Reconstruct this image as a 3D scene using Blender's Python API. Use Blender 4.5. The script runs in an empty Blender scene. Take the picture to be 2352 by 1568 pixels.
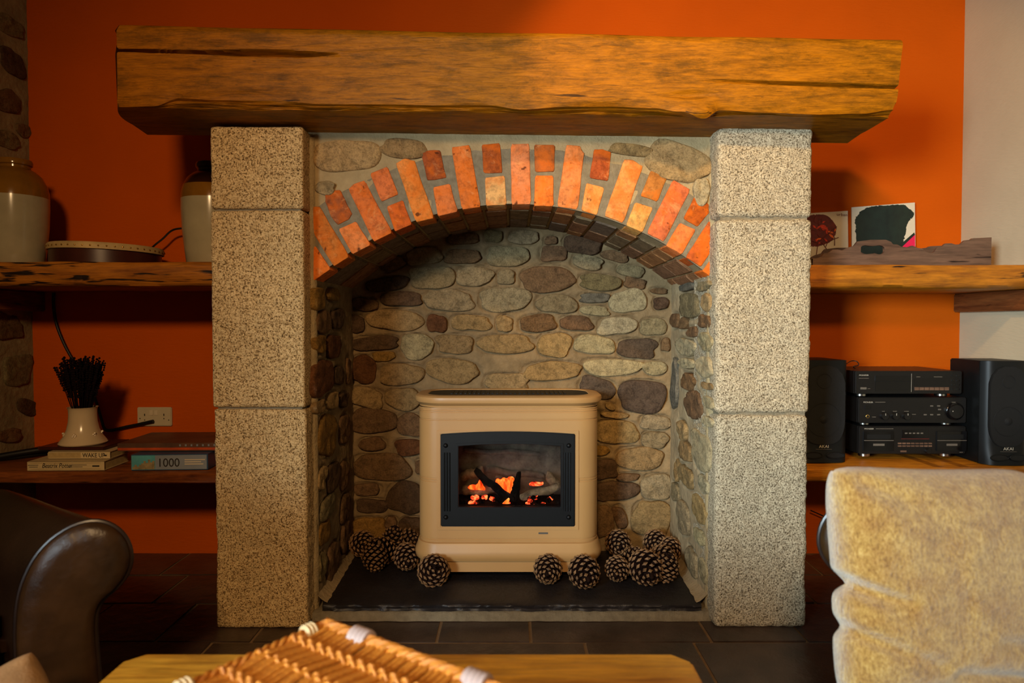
import bpy, bmesh, math, random
import numpy as np
from mathutils import Vector, Matrix, noise, Euler

# ------------------------------------------------------------------ camera, light, exposure
PI = math.pi
S = bpy.context.scene
C = S.collection
FPX = 1568.0                      # focal length in pixels of the 2352 px wide frame
CAM = Vector((0.0, -2.24, 1.01))
PITCH = math.atan(41.0 / FPX)

cd = bpy.data.cameras.new('camera')
cam = bpy.data.objects.new('camera', cd)
C.objects.link(cam)
cam.location = CAM
cam.rotation_euler = (PI / 2 - PITCH, 0, 0)
cd.sensor_width = 36.0
cd.lens = 36.0 * FPX / 2352.0
cd.clip_start = 0.05
cd.dof.use_dof = True
cd.dof.focus_distance = 2.45
cd.dof.aperture_fstop = 3.2
S.camera = cam

S.view_settings.view_transform = 'Standard'
S.view_settings.look = 'None'
S.view_settings.gamma = 1.0
S.view_settings.use_curve_mapping = False
S.view_settings.exposure = 0.0

world = bpy.data.worlds.new('world')
S.world = world
world.use_nodes = True
world.node_tree.nodes['Background'].inputs[0].default_value = (1.0, 0.8, 0.6, 1)
world.node_tree.nodes['Background'].inputs[1].default_value = 0.02


def light(name, kind, loc, target, power, col, **kw):
    l = bpy.data.lights.new(name, kind)
    o = bpy.data.objects.new(name, l)
    C.objects.link(o)
    o.location = loc
    d = Vector(target) - Vector(loc)
    o.rotation_euler = d.to_track_quat('-Z', 'Y').to_euler()
    l.energy = power
    l.color = col
    for k, v in kw.items():
        setattr(l, k, v)
    return o


# warm ceiling lamp behind the camera
light('ceiling_lamp_light', 'SPOT', (-0.30, -3.60, 2.36), (-0.18, 0.4, 0.84), 300, (1.0, 0.63, 0.30),
      spot_size=math.radians(84), spot_blend=1.0, shadow_soft_size=0.2)
# warm spotlight over the right half of the mantel
light('mantel_spot_light', 'SPOT', (0.45, -1.5, 2.42), (0.95, 0.52, 1.66), 104, (1.0, 0.62, 0.22),
      spot_size=math.radians(62), spot_blend=0.30, shadow_soft_size=0.05)
# daylight from a deep-set window in the left wall
light('window_daylight', 'AREA', (-2.0, -4.05, 1.35), (1.35, 0.3, 0.82), 29, (0.72, 0.90, 1.0),
      shape='RECTANGLE', size=0.8, size_y=0.95, spread=math.radians(50))
# weak cool area light added for the highlight on the left armchair
light('side_highlight_light', 'AREA', (-1.98, -1.75, 1.45), (0.6, -0.6, 0.55), 3.0, (0.80, 0.92, 1.0),
      shape='RECTANGLE', size=0.6, size_y=0.8, spread=math.radians(80))


# ------------------------------------------------------------------ pixel -> world
def ray(px, py):
    v = Vector(((px - 1176) / FPX, -(py - 784) / FPX, -1.0))
    return Euler((PI / 2 - PITCH, 0, 0)).to_matrix() @ v


def PY(px, py, y):
    r = ray(px, py)
    return CAM + r * ((y - CAM.y) / r.y)


def PX(px, py, x):
    r = ray(px, py)
    return CAM + r * ((x - CAM.x) / r.x)


def PZ(px, py, z):
    r = ray(px, py)
    return CAM + r * ((z - CAM.z) / r.z)


# ------------------------------------------------------------------ materials
def lin(c):
    if isinstance(c, str):
        c = [int(c[i:i + 2], 16) / 255 for i in (0, 2, 4)]
    return tuple((x / 12.92 if x <= .04045 else ((x + .055) / 1.055) ** 2.4) for x in c[:3]) + (1.0,)


class NT:
    def __init__(s, name):
        s.m = bpy.data.materials.new(name)
        s.m.use_nodes = True
        s.t = s.m.node_tree
        s.b = s.t.nodes['Principled BSDF']
        s.tc = s.n('ShaderNodeTexCoord')

    def n(s, t, **kw):
        o = s.t.nodes.new(t)
        for k, v in kw.items():
            setattr(o, k, v)
        return o

    def l(s, a, b):
        s.t.links.new(a, b)

    def coord(s, scale=(1, 1, 1), src='Object'):
        mp = s.n('ShaderNodeMapping')
        mp.inputs['Scale'].default_value = scale
        s.l(s.tc.outputs[src], mp.inputs['Vector'])
        return mp.outputs[0]

    def noise(s, vec, scale, detail=4, rough=.6, dist=0.0):
        o = s.n('ShaderNodeTexNoise')
        o.inputs['Scale'].default_value = scale
        o.inputs['Detail'].default_value = detail
        o.inputs['Roughness'].default_value = rough
        o.inputs['Distortion'].default_value = dist
        s.l(vec, o.inputs['Vector'])
        return o.outputs['Fac']

    def ramp(s, fac, stops, interp='LINEAR'):
        r = s.n('ShaderNodeValToRGB')
        r.color_ramp.interpolation = interp
        e = r.color_ramp.elements
        while len(e) > 1:
            e.remove(e[-1])
        e[0].position = stops[0][0]
        e[0].color = stops[0][1]
        for p, c in stops[1:]:
            x = e.new(p)
            x.color = c
        s.l(fac, r.inputs['Fac'])
        return r.outputs['Color']

    def mix(s, fac, a, b, mode='MIX'):
        m = s.n('ShaderNodeMix', data_type='RGBA', blend_type=mode)
        if isinstance(fac, (int, float)):
            m.inputs['Factor'].default_value = fac
        else:
            s.l(fac, m.inputs['Factor'])
        for i, v in ((6, a), (7, b)):
            if isinstance(v, tuple):
                m.inputs[i].default_value = v
            else:
                s.l(v, m.inputs[i])
        return m.outputs[2]

    def base(s, c, rough=.7, metal=0.0):
        if isinstance(c, tuple):
            s.b.inputs['Base Color'].default_value = c
        else:
            s.l(c, s.b.inputs['Base Color'])
        s.b.inputs['Roughness'].default_value = rough
        if rough > .7: s.b.inputs['Specular IOR Level'].default_value = .12
        s.b.inputs['Metallic'].default_value = metal

    def bump(s, h, strength=.5, dist=.01):
        b = s.n('ShaderNodeBump')
        b.inputs['Strength'].default_value = strength
        b.inputs['Distance'].default_value = dist
        s.l(h, b.inputs['Height'])
        s.l(b.outputs[0], s.b.inputs['Normal'])


def g(v):
    return (v, v, v, 1)


def m_plain(name, c, rough=.6, metal=0.0, var=.12, vs=30, bump=0.0, bscale=None):
    t = NT(name)
    co = t.coord()
    nz = t.noise(co, vs, 4)
    cc = lin(c)
    a = tuple(x * (1 - var) for x in cc[:3]) + (1,)
    b = tuple(min(1, x * (1 + var)) for x in cc[:3]) + (1,)
    t.base(t.ramp(nz, [(.3, a), (.7, b)]), rough, metal)
    if bump:
        t.bump(t.noise(co, bscale or vs, 5), bump, .01)
    return t.m


def m_wall(name, c, bump=.35):
    t = NT(name)
    co = t.coord()
    cc = lin(c)
    big = t.noise(co, 1.7, 3)
    a = tuple(x * .93 for x in cc[:3]) + (1,)
    b = tuple(min(1, x * 1.05) for x in cc[:3]) + (1,)
    t.base(t.ramp(big, [(.35, a), (.65, b)]), .75)
    br = t.noise(t.coord((6, 6, 28)), 5, 4)
    t.bump(br, bump, .006)
    return t.m


def m_wood(name, c1, c2, cdark, rough=.42, axis='X', knots=True, pits=.0, scale=1.0, patch=0.0):
    t = NT(name)
    k = {'X': (1, 9, 9), 'Y': (9, 1, 9), 'Z': (9, 9, 1)}[axis]
    co = t.coord(tuple(v * scale for v in k))
    n1 = t.noise(co, 3.2, 6, .62, .6)
    n2 = t.noise(co, 14, 4, .6, .2)
    col = t.ramp(n1, [(.30, lin(c2)), (.55, lin(c1)), (.75, tuple(min(1, v * 1.15) for v in lin(c1)[:3]) + (1,))])
    col = t.mix(.55, col, t.ramp(n2, [(.35, g(.45)), (.62, g(1))]), 'MULTIPLY')
    if patch:
        pn = t.noise(t.coord((1.6, 2.5, 2.5)), 4.5, 5, .65, .4)
        col = t.mix(t.ramp(pn, [(.48, g(0)), (.66, g(patch))]), col, lin(cdark))
    if pits:
        kk = {'X': (3, 34, 34), 'Y': (34, 3, 34), 'Z': (34, 34, 3)}[axis]
        pn = t.noise(t.coord(kk), 1.6, 3, .55, .5)
        p = t.ramp(pn, [(.50 + .16 * (1 - pits), g(0)), (.56 + .16 * (1 - pits), g(1))])
        col = t.mix(p, col, lin('1c0c04'))
    t.base(col, rough)
    t.bump(n2, .35, .006)
    return t.m


def m_granite(name, lo, mid, hi, bump=.9, fine=140):
    t = NT(name)
    co = t.coord()
    n1 = t.noise(co, fine, 3, .7)
    n2 = t.noise(co, 70, 5, .7)
    n3 = t.noise(co, 3.0, 3)
    col = t.ramp(n1, [(.37, lin(lo)), (.46, lin(mid)), (.60, lin(hi))])
    col = t.mix(.42, col, t.ramp(n2, [(.34, g(.45)), (.56, g(1))]), 'MULTIPLY')
    col = t.mix(.6, col, t.ramp(n3, [(.3, g(.78)), (.7, g(1.0))]), 'MULTIPLY')
    t.base(col, .85)
    h = t.mix(.5, t.ramp(n1, [(0, g(0)), (1, g(1))]), t.ramp(n2, [(0, g(0)), (1, g(1))]))
    t.bump(h, bump, .012)
    return t.m


def m_objcol(name, fine=90, rough=.85, bump=.7, spots=True, var=.5):
    """colour comes from the object's own colour: each stone or brick has its own"""
    t = NT(name)
    oi = t.n('ShaderNodeObjectInfo')
    co = t.coord()
    n1 = t.noise(co, fine, 4, .7)
    n2 = t.noise(co, fine / 5, 7, .75, .4)
    col = t.mix(var, oi.outputs['Color'], t.ramp(n2, [(.36, g(.38)), (.5, g(.95)), (.66, g(1.35))]), 'MULTIPLY')
    col = t.mix(.55, col, t.ramp(n1, [(.34, g(.38)), (.56, g(1.15))]), 'MULTIPLY')
    if spots:
        b1 = t.noise(co, 13, 5, .65, .6)
        col = t.mix(t.ramp(b1, [(.46, g(0)), (.60, g(.5))]), col, lin('d8660c'))
        b2 = t.noise(t.coord((1, 1, 1.3)), 17, 5, .7, .8)
        col = t.mix(t.ramp(b2, [(.56, g(0)), (.68, g(.45))]), col, lin('e09c60'))
        v = t.noise(co, fine * .55, 2, .5)
        col = t.mix(t.ramp(v, [(.68, g(0)), (.74, g(.8))]), col, lin('3a1408'))
    t.base(col, rough)
    hh = t.mix(.6, t.ramp(n1, [(0, g(0)), (1, g(1))]), t.ramp(n2, [(.2, g(0)), (.8, g(1))]))
    t.bump(hh, bump, .009)
    return t.m


MT = {}
MT['orange'] = m_wall('orange_paint', 'c25200')
MT['cream'] = m_wall('cream_paint', 'baa88a')
MT['ceil'] = m_plain('ceiling_paint', '8a7a64', .9, var=.04, vs=3)
MT['mortar'] = m_plain('lime_mortar', '867050', .92, var=.22, vs=18, bump=.6, bscale=70)
MT['mortar_pale'] = m_plain('pale_mortar', 'a08a68', .92, var=.2, vs=10, bump=.5, bscale=70)
MT['plaster_l'] = m_plain('old_lime_render', '8a7d5c', .92, var=.25, vs=9, bump=.6, bscale=30)
MT['spandrel'] = m_plain('beige_render', 'a28c66', .92, var=.16, vs=16, bump=.6, bscale=110)
MT['joint'] = m_plain('grey_joint_mortar', '7c705a', .9, var=.2, vs=40, bump=.6, bscale=90)
MT['stone'] = m_objcol('rubble_stone', 170, .9, 1.0, False, .7)
MT['brick'] = m_objcol('fired_brick', 60, .8, .45, True, .35)
MT['soffit_brick'] = m_objcol('arch_soffit_brick', 60, .85, .5, False, .5)  # duller brown bricks for the underside of the arch
MT['granite_l'] = m_granite('granite_left', '503818', 'c8a26c', 'f0d098', .9, 210)
MT['granite_r'] = m_granite('granite_right', '5a4c38', 'b09e80', 'dccaa8', 1.0, 200)
def m_beam():
    t = NT('waxed_oak_beam')
    n1 = t.noise(t.coord((2.2, 16, 16)), 3.4, 7, .68, .5)
    n2 = t.noise(t.coord((5, 60, 60)), 5, 4, .65, .2)
    pn = t.noise(t.coord((1.6, 5, 5)), 4.0, 12, .82, .15)
    sp = t.noise(t.coord((4, 12, 12)), 9, 4, .7, .3)
    col = t.ramp(n1, [(.30, lin('704204')), (.5, lin('a46408')), (.72, lin('b87006'))])
    col = t.mix(.55, col, t.ramp(n2, [(.35, g(.42)), (.62, g(1))]), 'MULTIPLY')
    col = t.mix(t.ramp(pn, [(.47, g(0)), (.62, g(.6))]), col, lin('402a02'))
    col = t.mix(t.ramp(sp, [(.66, g(0)), (.72, g(.7))]), col, lin('2c1a08'))
    ck = t.noise(t.coord((1.2, 46, 46)), 2.0, 3, .55, .4)
    col = t.mix(t.ramp(ck, [(.69, g(0)), (.72, g(.85))]), col, lin('1c0e04'))
    t.base(col, .42)
    t.b.inputs['Specular IOR Level'].default_value = .16
    h = t.mix(.5, t.ramp(n2, [(0, g(0)), (1, g(1))]), t.ramp(n1, [(0, g(0)), (1, g(1))]))
    t.bump(h, .5, .008)
    return t.m


MT['beam'] = m_beam()
MT['shelf'] = m_wood('waxed_pine_shelf', 'b46c12', '84480a', '40200a', .4, 'X', pits=.12, patch=.3)
MT['shelf_pit'] = m_wood('worm_eaten_shelf', 'b5701c', '8a4c10', '2a1206', .5, 'X', pits=.72)
MT['shelf_dark'] = m_wood('dark_stained_shelf', '8a4a1c', '5e2c10', '2a1206', .4, 'X', pits=.1, patch=.4)
MT['batten'] = m_wood('dark_batten', '7a4520', '54280f', '200c04', .5, 'Y', pits=.1)
MT['pine'] = m_wood('pine_table', 'd09830', 'a86c1a', '5a2c08', .35, 'X', pits=0, patch=.25, scale=.7)
MT['tray'] = m_wood('grey_brown_tray', '6a4e3c', '4a3428', '2a1a16', .4, 'X', pits=.05)
MT['slate'] = m_plain('floor_slate', '40322a', .33, var=.45, vs=7, bump=.35, bscale=22)
MT['hearth'] = m_plain('hearth_slate', '1f1a1a', .5, var=.4, vs=9, bump=.5, bscale=30)
MT['grout'] = m_plain('floor_grout', '7a6248', .9, var=.2, vs=30)
MT['enamel'] = m_plain('cream_enamel', 'b88c56', .42, var=.04, vs=5)
MT['iron'] = m_plain('black_cast_iron', '08090a', .5, var=.2, vs=60)
MT['firebrick'] = m_plain('grey_fire_lining', '75685a', .8, var=.4, vs=30, bump=.5, bscale=60)
MT['log'] = m_plain('ceramic_log', '9a8468', .85, var=.6, vs=28, bump=1.0, bscale=50)
MT['char'] = m_plain('charred_coal', '120e0c', .9, var=.5, vs=50, bump=1.0, bscale=70)
MT['leather'] = m_plain('dark_brown_leather', '24160c', .27, var=.35, vs=6, bump=.12, bscale=120)
MT['leather_w'] = m_plain('worn_leather_edge', '36220f', .34, var=.5, vs=9, bump=.25, bscale=26)
MT['piping'] = m_plain('leather_piping', '241710', .35, var=.3, vs=20)
MT['stonew'] = m_plain('salt_glaze_grey', 'a39a80', .16, var=.08, vs=12)
MT['glaze_br'] = m_plain('ochre_glaze', '7c5418', .14, var=.2, vs=12)
MT['glaze_dk'] = m_plain('dark_brown_glaze', '2e160a', .2, var=.3, vs=12)
MT['drum'] = m_plain('red_brown_drum_shell', '3c1810', .35, var=.3, vs=12)
MT['vellum'] = m_plain('drum_skin', 'b89c68', .6, var=.25, vs=14)
MT['brass'] = m_plain('brass_tack', 'c9a35a', .3, .9, var=.1)
MT['black'] = m_plain('matt_black', '070707', .5, var=.1)
MT['blackp'] = m_plain('black_plastic', '0d0a08', .4, var=.12, vs=50)
MT['blackg'] = m_plain('black_glossy_panel', '0a0808', .12, var=.1)
MT['spk'] = m_plain('speaker_vinyl', '0e0f0f', .45, var=.12, vs=40)
MT['spkg'] = m_plain('speaker_grille_cloth', '11100f', .75, var=.15, vs=300, bump=.3, bscale=500)
MT['chrome'] = m_plain('satin_chrome', 'b8b4ac', .22, 1.0, var=.05)
MT['print'] = m_plain('silver_print', 'a39b8c', .5, var=.03)
MT['printd'] = m_plain('dim_print', '5a5248', .5, var=.03)
MT['vase'] = m_plain('white_glazed_pottery', 'cbb593', .2, var=.04, vs=8)
MT['dried'] = m_plain('dried_lavender', '160a0a', .95, var=.5, vs=60)
MT['plastic_w'] = m_plain('white_plastic', 'c2b59a', .35, var=.03)
MT['paper'] = m_plain('book_pages', 'b09868', .8, var=.15, vs=60)
MT['cover'] = m_plain('cream_book_cover', 'c8b184', .5, var=.06, vs=20)
MT['cover2'] = m_plain('pale_book_cover', 'cbb68c', .5, var=.05, vs=20)
MT['ink'] = m_plain('dark_ink', '1c1410', .6, var=.05)
MT['blue'] = m_plain('box_blue', '2c4868', .45, var=.12, vs=10)
MT['greyb'] = m_plain('box_grey_blue', '7f8794', .45, var=.1, vs=10)
MT['teal'] = m_plain('box_sky_print', '4f97a3', .45, var=.2, vs=16)
MT['castle'] = m_plain('box_castle_print', '8a7a58', .5, var=.4, vs=60)
MT['orangeb'] = m_plain('box_orange', 'b8481a', .45, var=.3, vs=14)
MT['brownb'] = m_plain('box_brown', '5a3a28', .5, var=.4, vs=12)
MT['card'] = m_plain('white_card', 'cfc0a6', .7, var=.03)
MT['cgreen'] = m_plain('dark_green_print', '0e1e14', .6, var=.4, vs=30)
MT['cred'] = m_plain('red_flower_print', 'b8300e', .6, var=.6, vs=60)
MT['cred2'] = m_plain('dark_red_print', '5c140a', .6, var=.4, vs=60)
MT['corange'] = m_plain('orange_flower_print', 'd8601a', .6, var=.4, vs=60)
MT['cpink'] = m_plain('pink_print', 'd81048', .6, var=.05)
MT['wicker'] = m_wood('wicker_cane', 'cc8026', 'a86014', '4a2408', .5, 'X', pits=0, scale=6)
MT['binding'] = m_plain('pale_cane_binding', 'c4aa7e', .5, var=.1, vs=50)
MT['tin'] = m_plain('pewter_clip', 'a4908a', .6, .0, var=.1)
MT['cone'] = m_plain('pine_cone_core', '1e0f08', .9, var=.4, vs=60)
MT['tip'] = m_plain('pine_cone_tip', '7e5c38', .7, var=.5, vs=90)


for k_ in ('iron', 'leather', 'leather_w', 'spk', 'spkg'):
    MT[k_].node_tree.nodes['Principled BSDF'].inputs['Specular IOR Level'].default_value = .28


def m_glow(name, stops, scale, strength, sx=(1, 1, 1)):
    t = NT(name)
    nz = t.noise(t.coord(sx), scale, 4, .6, .4)
    t.base(lin('1a0c06'), .9)
    t.l(t.ramp(nz, stops), t.b.inputs['Emission Color'])
    t.b.inputs['Emission Strength'].default_value = strength
    return t.m


MT['flame'] = m_glow('burning_flame', [(.34, (.35, .01, .001, 1)), (.47, (1, .07, .006, 1)), (.60, (1, .24, .03, 1)), (.70, (1, .7, .3, 1))], 30, 1.7, (1.6, 1, .5))
MT['ember'] = m_glow('glowing_ember', [(.42, (.01, .003, .002, 1)), (.52, (.8, .04, .01, 1)), (.64, (1, .3, .08, 1))], 42, 1.5)


def m_glass():
    t = NT('stove_glass')
    t.base((1, 1, 1, 1), .03)
    t.b.inputs['Transmission Weight'].default_value = 1
    t.b.inputs['IOR'].default_value = 1.12
    return t.m


MT['glass'] = m_glass()


def m_velvet():
    t = NT('gold_chenille')
    co = t.coord((1, 1, .6))
    n1 = t.noise(co, 190, 5, .75)
    n2 = t.noise(t.coord(), 16, 5, .7, .3)
    col = t.ramp(n1, [(.33, lin('785624')), (.5, lin('a27e3e')), (.68, lin('bc9c5c'))])
    col = t.mix(.5, col, t.ramp(n2, [(.35, lin('b58450')), (.6, g(1))]), 'MULTIPLY')
    t.base(col, .9)
    t.b.inputs['Sheen Weight'].default_value = .5
    t.bump(n1, .6, .006)
    return t.m


MT['velvet'] = m_velvet()
MT['cushion2'] = m_plain('tan_cushion_cloth', 'a58058', .9, var=.3, vs=18, bump=.3, bscale=200)


# ------------------------------------------------------------------ objects
def setp(o, label=None, cat=None, group=None, kind=None):
    if label: o['label'] = label
    if cat: o['category'] = cat
    if group: o['group'] = group
    if kind: o['kind'] = kind
    return o


def thing(name, label, cat, loc=(0, 0, 0), rot=(0, 0, 0), group=None):
    o = bpy.data.objects.new(name, None)
    C.objects.link(o)
    o.empty_display_size = .05
    o.location = loc
    o.rotation_euler = rot
    return setp(o, label, cat, group)


def origin(o):
    v = Vector((0, 0, 0))
    while o:
        v += o.location
        o = o.parent
    return v


class MB:
    def __init__(s):
        s.v = []
        s.f = []
        s.mi = []
        s.cur = 0

    def add(s, vs, fs, M=None):
        b = len(s.v)
        for p in vs:
            p = Vector(p)
            s.v.append(M @ p if M else p)
        for f in fs:
            s.f.append([i + b for i in f])
            s.mi.append(s.cur)

    def box(s, x0, x1, y0, y1, z0, z1, M=None):
        vs = [(x, y, z) for z in (z0, z1) for y in (y0, y1) for x in (x0, x1)]
        s.add(vs, [(0, 2, 3, 1), (4, 5, 7, 6), (0, 1, 5, 4), (2, 6, 7, 3), (0, 4, 6, 2), (1, 3, 7, 5)], M)

    def grid(s, rows, close_u=False, close_v=False):
        n = len(rows)
        m = len(rows[0])
        b = len(s.v)
        for r in rows:
            s.v += [Vector(p) for p in r]
        for i in range(n if close_v else n - 1):
            for j in range(m if close_u else m - 1):
                a = b + i * m + j
                a2 = b + i * m + (j + 1) % m
                c = b + ((i + 1) % n) * m + (j + 1) % m
                d = b + ((i + 1) % n) * m + j
                s.f.append([a, a2, c, d])
                s.mi.append(s.cur)
        return b

    def cap(s, start, count, rev=False):
        f = list(range(start, start + count))
        s.f.append(f[::-1] if rev else f)
        s.mi.append(s.cur)

    def tube(s, pts, r, n=8, caps=True):
        pts = [Vector(p) for p in pts]
        rr = r if isinstance(r, (list, tuple)) else [r] * len(pts)
        rows = []
        up = None
        for i, p in enumerate(pts):
            d = (pts[min(i + 1, len(pts) - 1)] - pts[max(i - 1, 0)]).normalized()
            if up is None:
                up = d.orthogonal().normalized()
            up = (up - d * up.dot(d)).normalized()
            w = d.cross(up)
            rows.append([p + (up * math.cos(2 * PI * k / n) + w * math.sin(2 * PI * k / n)) * rr[i] for k in range(n)])
        b = s.grid(rows, close_u=True)
        if caps:
            s.cap(b, n, True)
            s.cap(b + n * (len(pts) - 1), n)

    def lathe(s, prof, c=(0, 0, 0), n=40, M=None):
        rows = [[Vector((c[0] + r * math.cos(2 * PI * k / n), c[1] + r * math.sin(2 * PI * k / n), c[2] + z)) for k in range(n)] for r, z in prof]
        if M:
            rows = [[M @ p for p in r] for r in rows]
        s.grid(rows, close_u=True)

    def prism(s, poly, fr, h0, h1):
        """poly in (u,v) of frame fr, extruded from h0 to h1 along the normal"""
        n = len(poly)
        b = len(s.v)
        for h in (h0, h1):
            s.v += [fr.p(u, v, h) for u, v in poly]
        s.cap(b, n, True)
        s.cap(b + n, n)
        for i in range(n):
            j = (i + 1) % n
            s.f.append([b + i, b + j, b + n + j, b + n + i])
            s.mi.append(s.cur)

    def build(s, name, mat, parent=None, bevel=0, seg=2, smooth=True, local=False, merge=0, ang=40, **props):
        me = bpy.data.meshes.new(name)
        off = Vector((0, 0, 0)) if (local or parent is None) else origin(parent)
        me.from_pydata([tuple(p - off) for p in s.v], [], s.f)
        mats = mat if isinstance(mat, (list, tuple)) else [mat]
        for m in mats:
            me.materials.append(m)
        for i, p in enumerate(me.polygons):
            p.material_index = s.mi[i]
        bm = bmesh.new()
        bm.from_mesh(me)
        if merge:
            bmesh.ops.remove_doubles(bm, verts=bm.verts, dist=merge)
        bmesh.ops.recalc_face_normals(bm, faces=bm.faces)
        if bevel:
            es = [e for e in bm.edges if len(e.link_faces) == 2 and e.calc_face_angle(0) > math.radians(50)]
            bmesh.ops.bevel(bm, geom=es, offset=bevel, segments=seg, affect='EDGES', clamp_overlap=True)
        bm.to_mesh(me)
        bm.free()
        if smooth:
            me.shade_smooth()
            me.set_sharp_from_angle(angle=math.radians(ang))
        o = bpy.data.objects.new(name, me)
        C.objects.link(o)
        o.parent = parent
        for k, v in props.items():
            o[k] = v
        return o


class Frame:
    def __init__(s, O, U, V, N):
        s.O, s.U, s.V, s.N = Vector(O), Vector(U), Vector(V), Vector(N)

    def p(s, u, v, h=0.0):
        return s.O + s.U * u + s.V * v + s.N * h

    def inv(s, P):
        d = P - s.O
        return d.dot(s.U), d.dot(s.V)


def text(body, size, loc, parent, mat, rot=(PI / 2, 0, 0), name='lettering', align='LEFT', depth=.0004, sx=1.0, shear=0.0, local=False):
    cu = bpy.data.curves.new('t', 'FONT')
    cu.body = body
    cu.size = size
    cu.align_x = align
    cu.extrude = depth
    cu.shear = shear
    o = bpy.data.objects.new('t', cu)
    C.objects.link(o)
    dg = bpy.context.evaluated_depsgraph_get()
    me = bpy.data.meshes.new_from_object(o.evaluated_get(dg))
    bpy.data.objects.remove(o)
    me.materials.clear()
    me.materials.append(mat)
    me.transform(Matrix.Diagonal((sx, 1, 1, 1)))
    n = bpy.data.objects.new(name, me)
    C.objects.link(n)
    n.parent = parent
    n.location = Vector(loc) - (Vector((0, 0, 0)) if (local or parent is None) else origin(parent))
    n.rotation_euler = rot
    return n


def chaikin(p, k=1, closed=True):
    for _ in range(k):
        q = []
        n = len(p)
        for i in range(n if closed else n - 1):
            a, b = p[i], p[(i + 1) % n]
            q.append((a[0] * .75 + b[0] * .25, a[1] * .75 + b[1] * .25))
            q.append((a[0] * .25 + b[0] * .75, a[1] * .25 + b[1] * .75))
        p = q
    return p


def interp(x, pts):
    if x <= pts[0][0]: return pts[0][1]
    for (a, b), (c, d) in zip(pts, pts[1:]):
        if x <= c:
            t = (x - a) / (c - a)
            t = t * t * (3 - 2 * t)
            return b + (d - b) * t
    return pts[-1][1]


# ================================================================== ROOM
WL, WR, WB, WF, ZC = -2.10, 1.96, 0.75, -4.6, 2.5


def plate(name, x0, x1, y0, y1, z0, z1, mat, **kw):
    m = MB()
    m.box(x0, x1, y0, y1, z0, z1)
    o = m.build(name, mat, smooth=False)
    o['kind'] = 'structure'
    return o


plate('wall_back', WL - .2, WR + .2, WB, WB + .2, -.1, ZC + .1, MT['orange'])
wr = plate('wall_right', WR, WR + .2, WF, WB, -.1, ZC + .1, MT['cream'])
plate('wall_front', WL - .2, WR + .2, WF - .2, WF, -.1, ZC + .1, MT['orange'])
plate('ceiling', WL - .2, WR + .2, WF - .2, WB + .2, ZC, ZC + .1, MT['ceil'])
# left wall: rubble, with the window opening the daylight comes through
m = MB()
WY0, WY1, WZ0, WZ1 = -4.50, -3.55, .85, 1.85
m.box(WL - .4, WL, WF, WY0, -.1, ZC + .1)
m.box(WL - .4, WL, WY1, WB, -.1, ZC + .1)
m.box(WL - .4, WL, WY0, WY1, -.1, WZ0)
m.box(WL - .4, WL, WY0, WY1, WZ1, ZC + .1)
wall_left = m.build('wall_left', MT['plaster_l'], smooth=False)
wall_left['kind'] = 'structure'
m = MB()
for a, b in ((WY0, WY0 + .05), (WY1 - .05, WY1), ((WY0 + WY1) / 2 - .02, (WY0 + WY1) / 2 + .02)):
    m.box(WL - .3, WL - .25, a, b, WZ0, WZ1)
for a, b in ((WZ0, WZ0 + .05), (WZ1 - .05, WZ1)):
    m.box(WL - .3, WL - .25, WY0, WY1, a, b)
w = m.build('window_1', MT['plastic_w'], smooth=False)
w['kind'] = 'structure'
m = MB()
m.box(WL - .28, WL - .275, WY0 + .04, WY1 - .04, WZ0 + .04, WZ1 - .04)
m.build('pane', MT['glass'], w, smooth=False)

# ---------------- rubble pieces
TONE = {'g': '94805e', 'b': '7a5c3e', 'd': '5c4632', 'o': '906c34', 'l': 'aa9872', 't': '9c7e52', 'r': '6a4428', 'p': '62503f', 's': '6a6252', 'v': '7e6e4c', 'm': 'a88a5e'}


def tone(k, rnd, amt=.14):
    c = lin(TONE[k])
    f = 1 + rnd.uniform(-amt, amt)
    return (c[0] * f * rnd.uniform(.97, 1.03), c[1] * f, c[2] * f * rnd.uniform(.93, 1.05), 1)


def stone(fr, cu, cv, hu, hv, rot, expo, col, parent, seed, bulge=.014, name='stone', depth=.03, mat=None, h0=0.0):
    rnd = random.Random(seed)
    n = 30
    rings = [(1.0, -depth), (1.0, -.001), (.975, bulge * .7), (.90, bulge * .98), (.74, bulge * 1.0), (.55, bulge * 1.03), (.30, bulge * 1.05)]
    ph = [rnd.uniform(0, 2 * PI) for _ in range(7)]
    am = [rnd.uniform(.03, .08), rnd.uniform(.03, .075), rnd.uniform(.02, .045), rnd.uniform(.01, .03), rnd.uniform(.01, .025), rnd.uniform(.005, .02), .012]
    rows = []
    ca, sa = math.cos(rot), math.sin(rot)
    for k, h in rings:
        row = []
        for i in range(n):
            a = 2 * PI * i / n
            c, s_ = math.cos(a), math.sin(a)
            q = (abs(c) ** expo + abs(s_) ** expo) ** (-1 / expo)
            q *= 1 + sum(am[j] * math.sin((j + 2) * a + ph[j]) for j in range(7))
            x, y = c * q * hu * k, s_ * q * hv * k
            if k < 1 and h > 0:
                hh = h + bulge * (.9 * noise.noise(Vector((x * 22 + seed, y * 22, seed * 1.7))) + .6 * noise.noise(Vector((x * 60 + seed, y * 60, seed * 1.7))))
            else:
                hh = h
            row.append(fr.p(cu + x * ca - y * sa, cv + x * sa + y * ca, hh + h0))
        rows.append(row)
    m = MB()
    b = m.grid(rows, close_u=True)
    c = len(m.v)
    m.v.append(fr.p(cu, cv, bulge * 1.08 + h0))
    last = b + n * (len(rings) - 1)
    for i in range(n):
        m.f.append([last + i, last + (i + 1) % n, c])
        m.mi.append(0)
    m.cap(b, n, True)
    o = m.build(name, mat or MT['stone'], parent, ang=65)
    o.color = col
    return o


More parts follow.
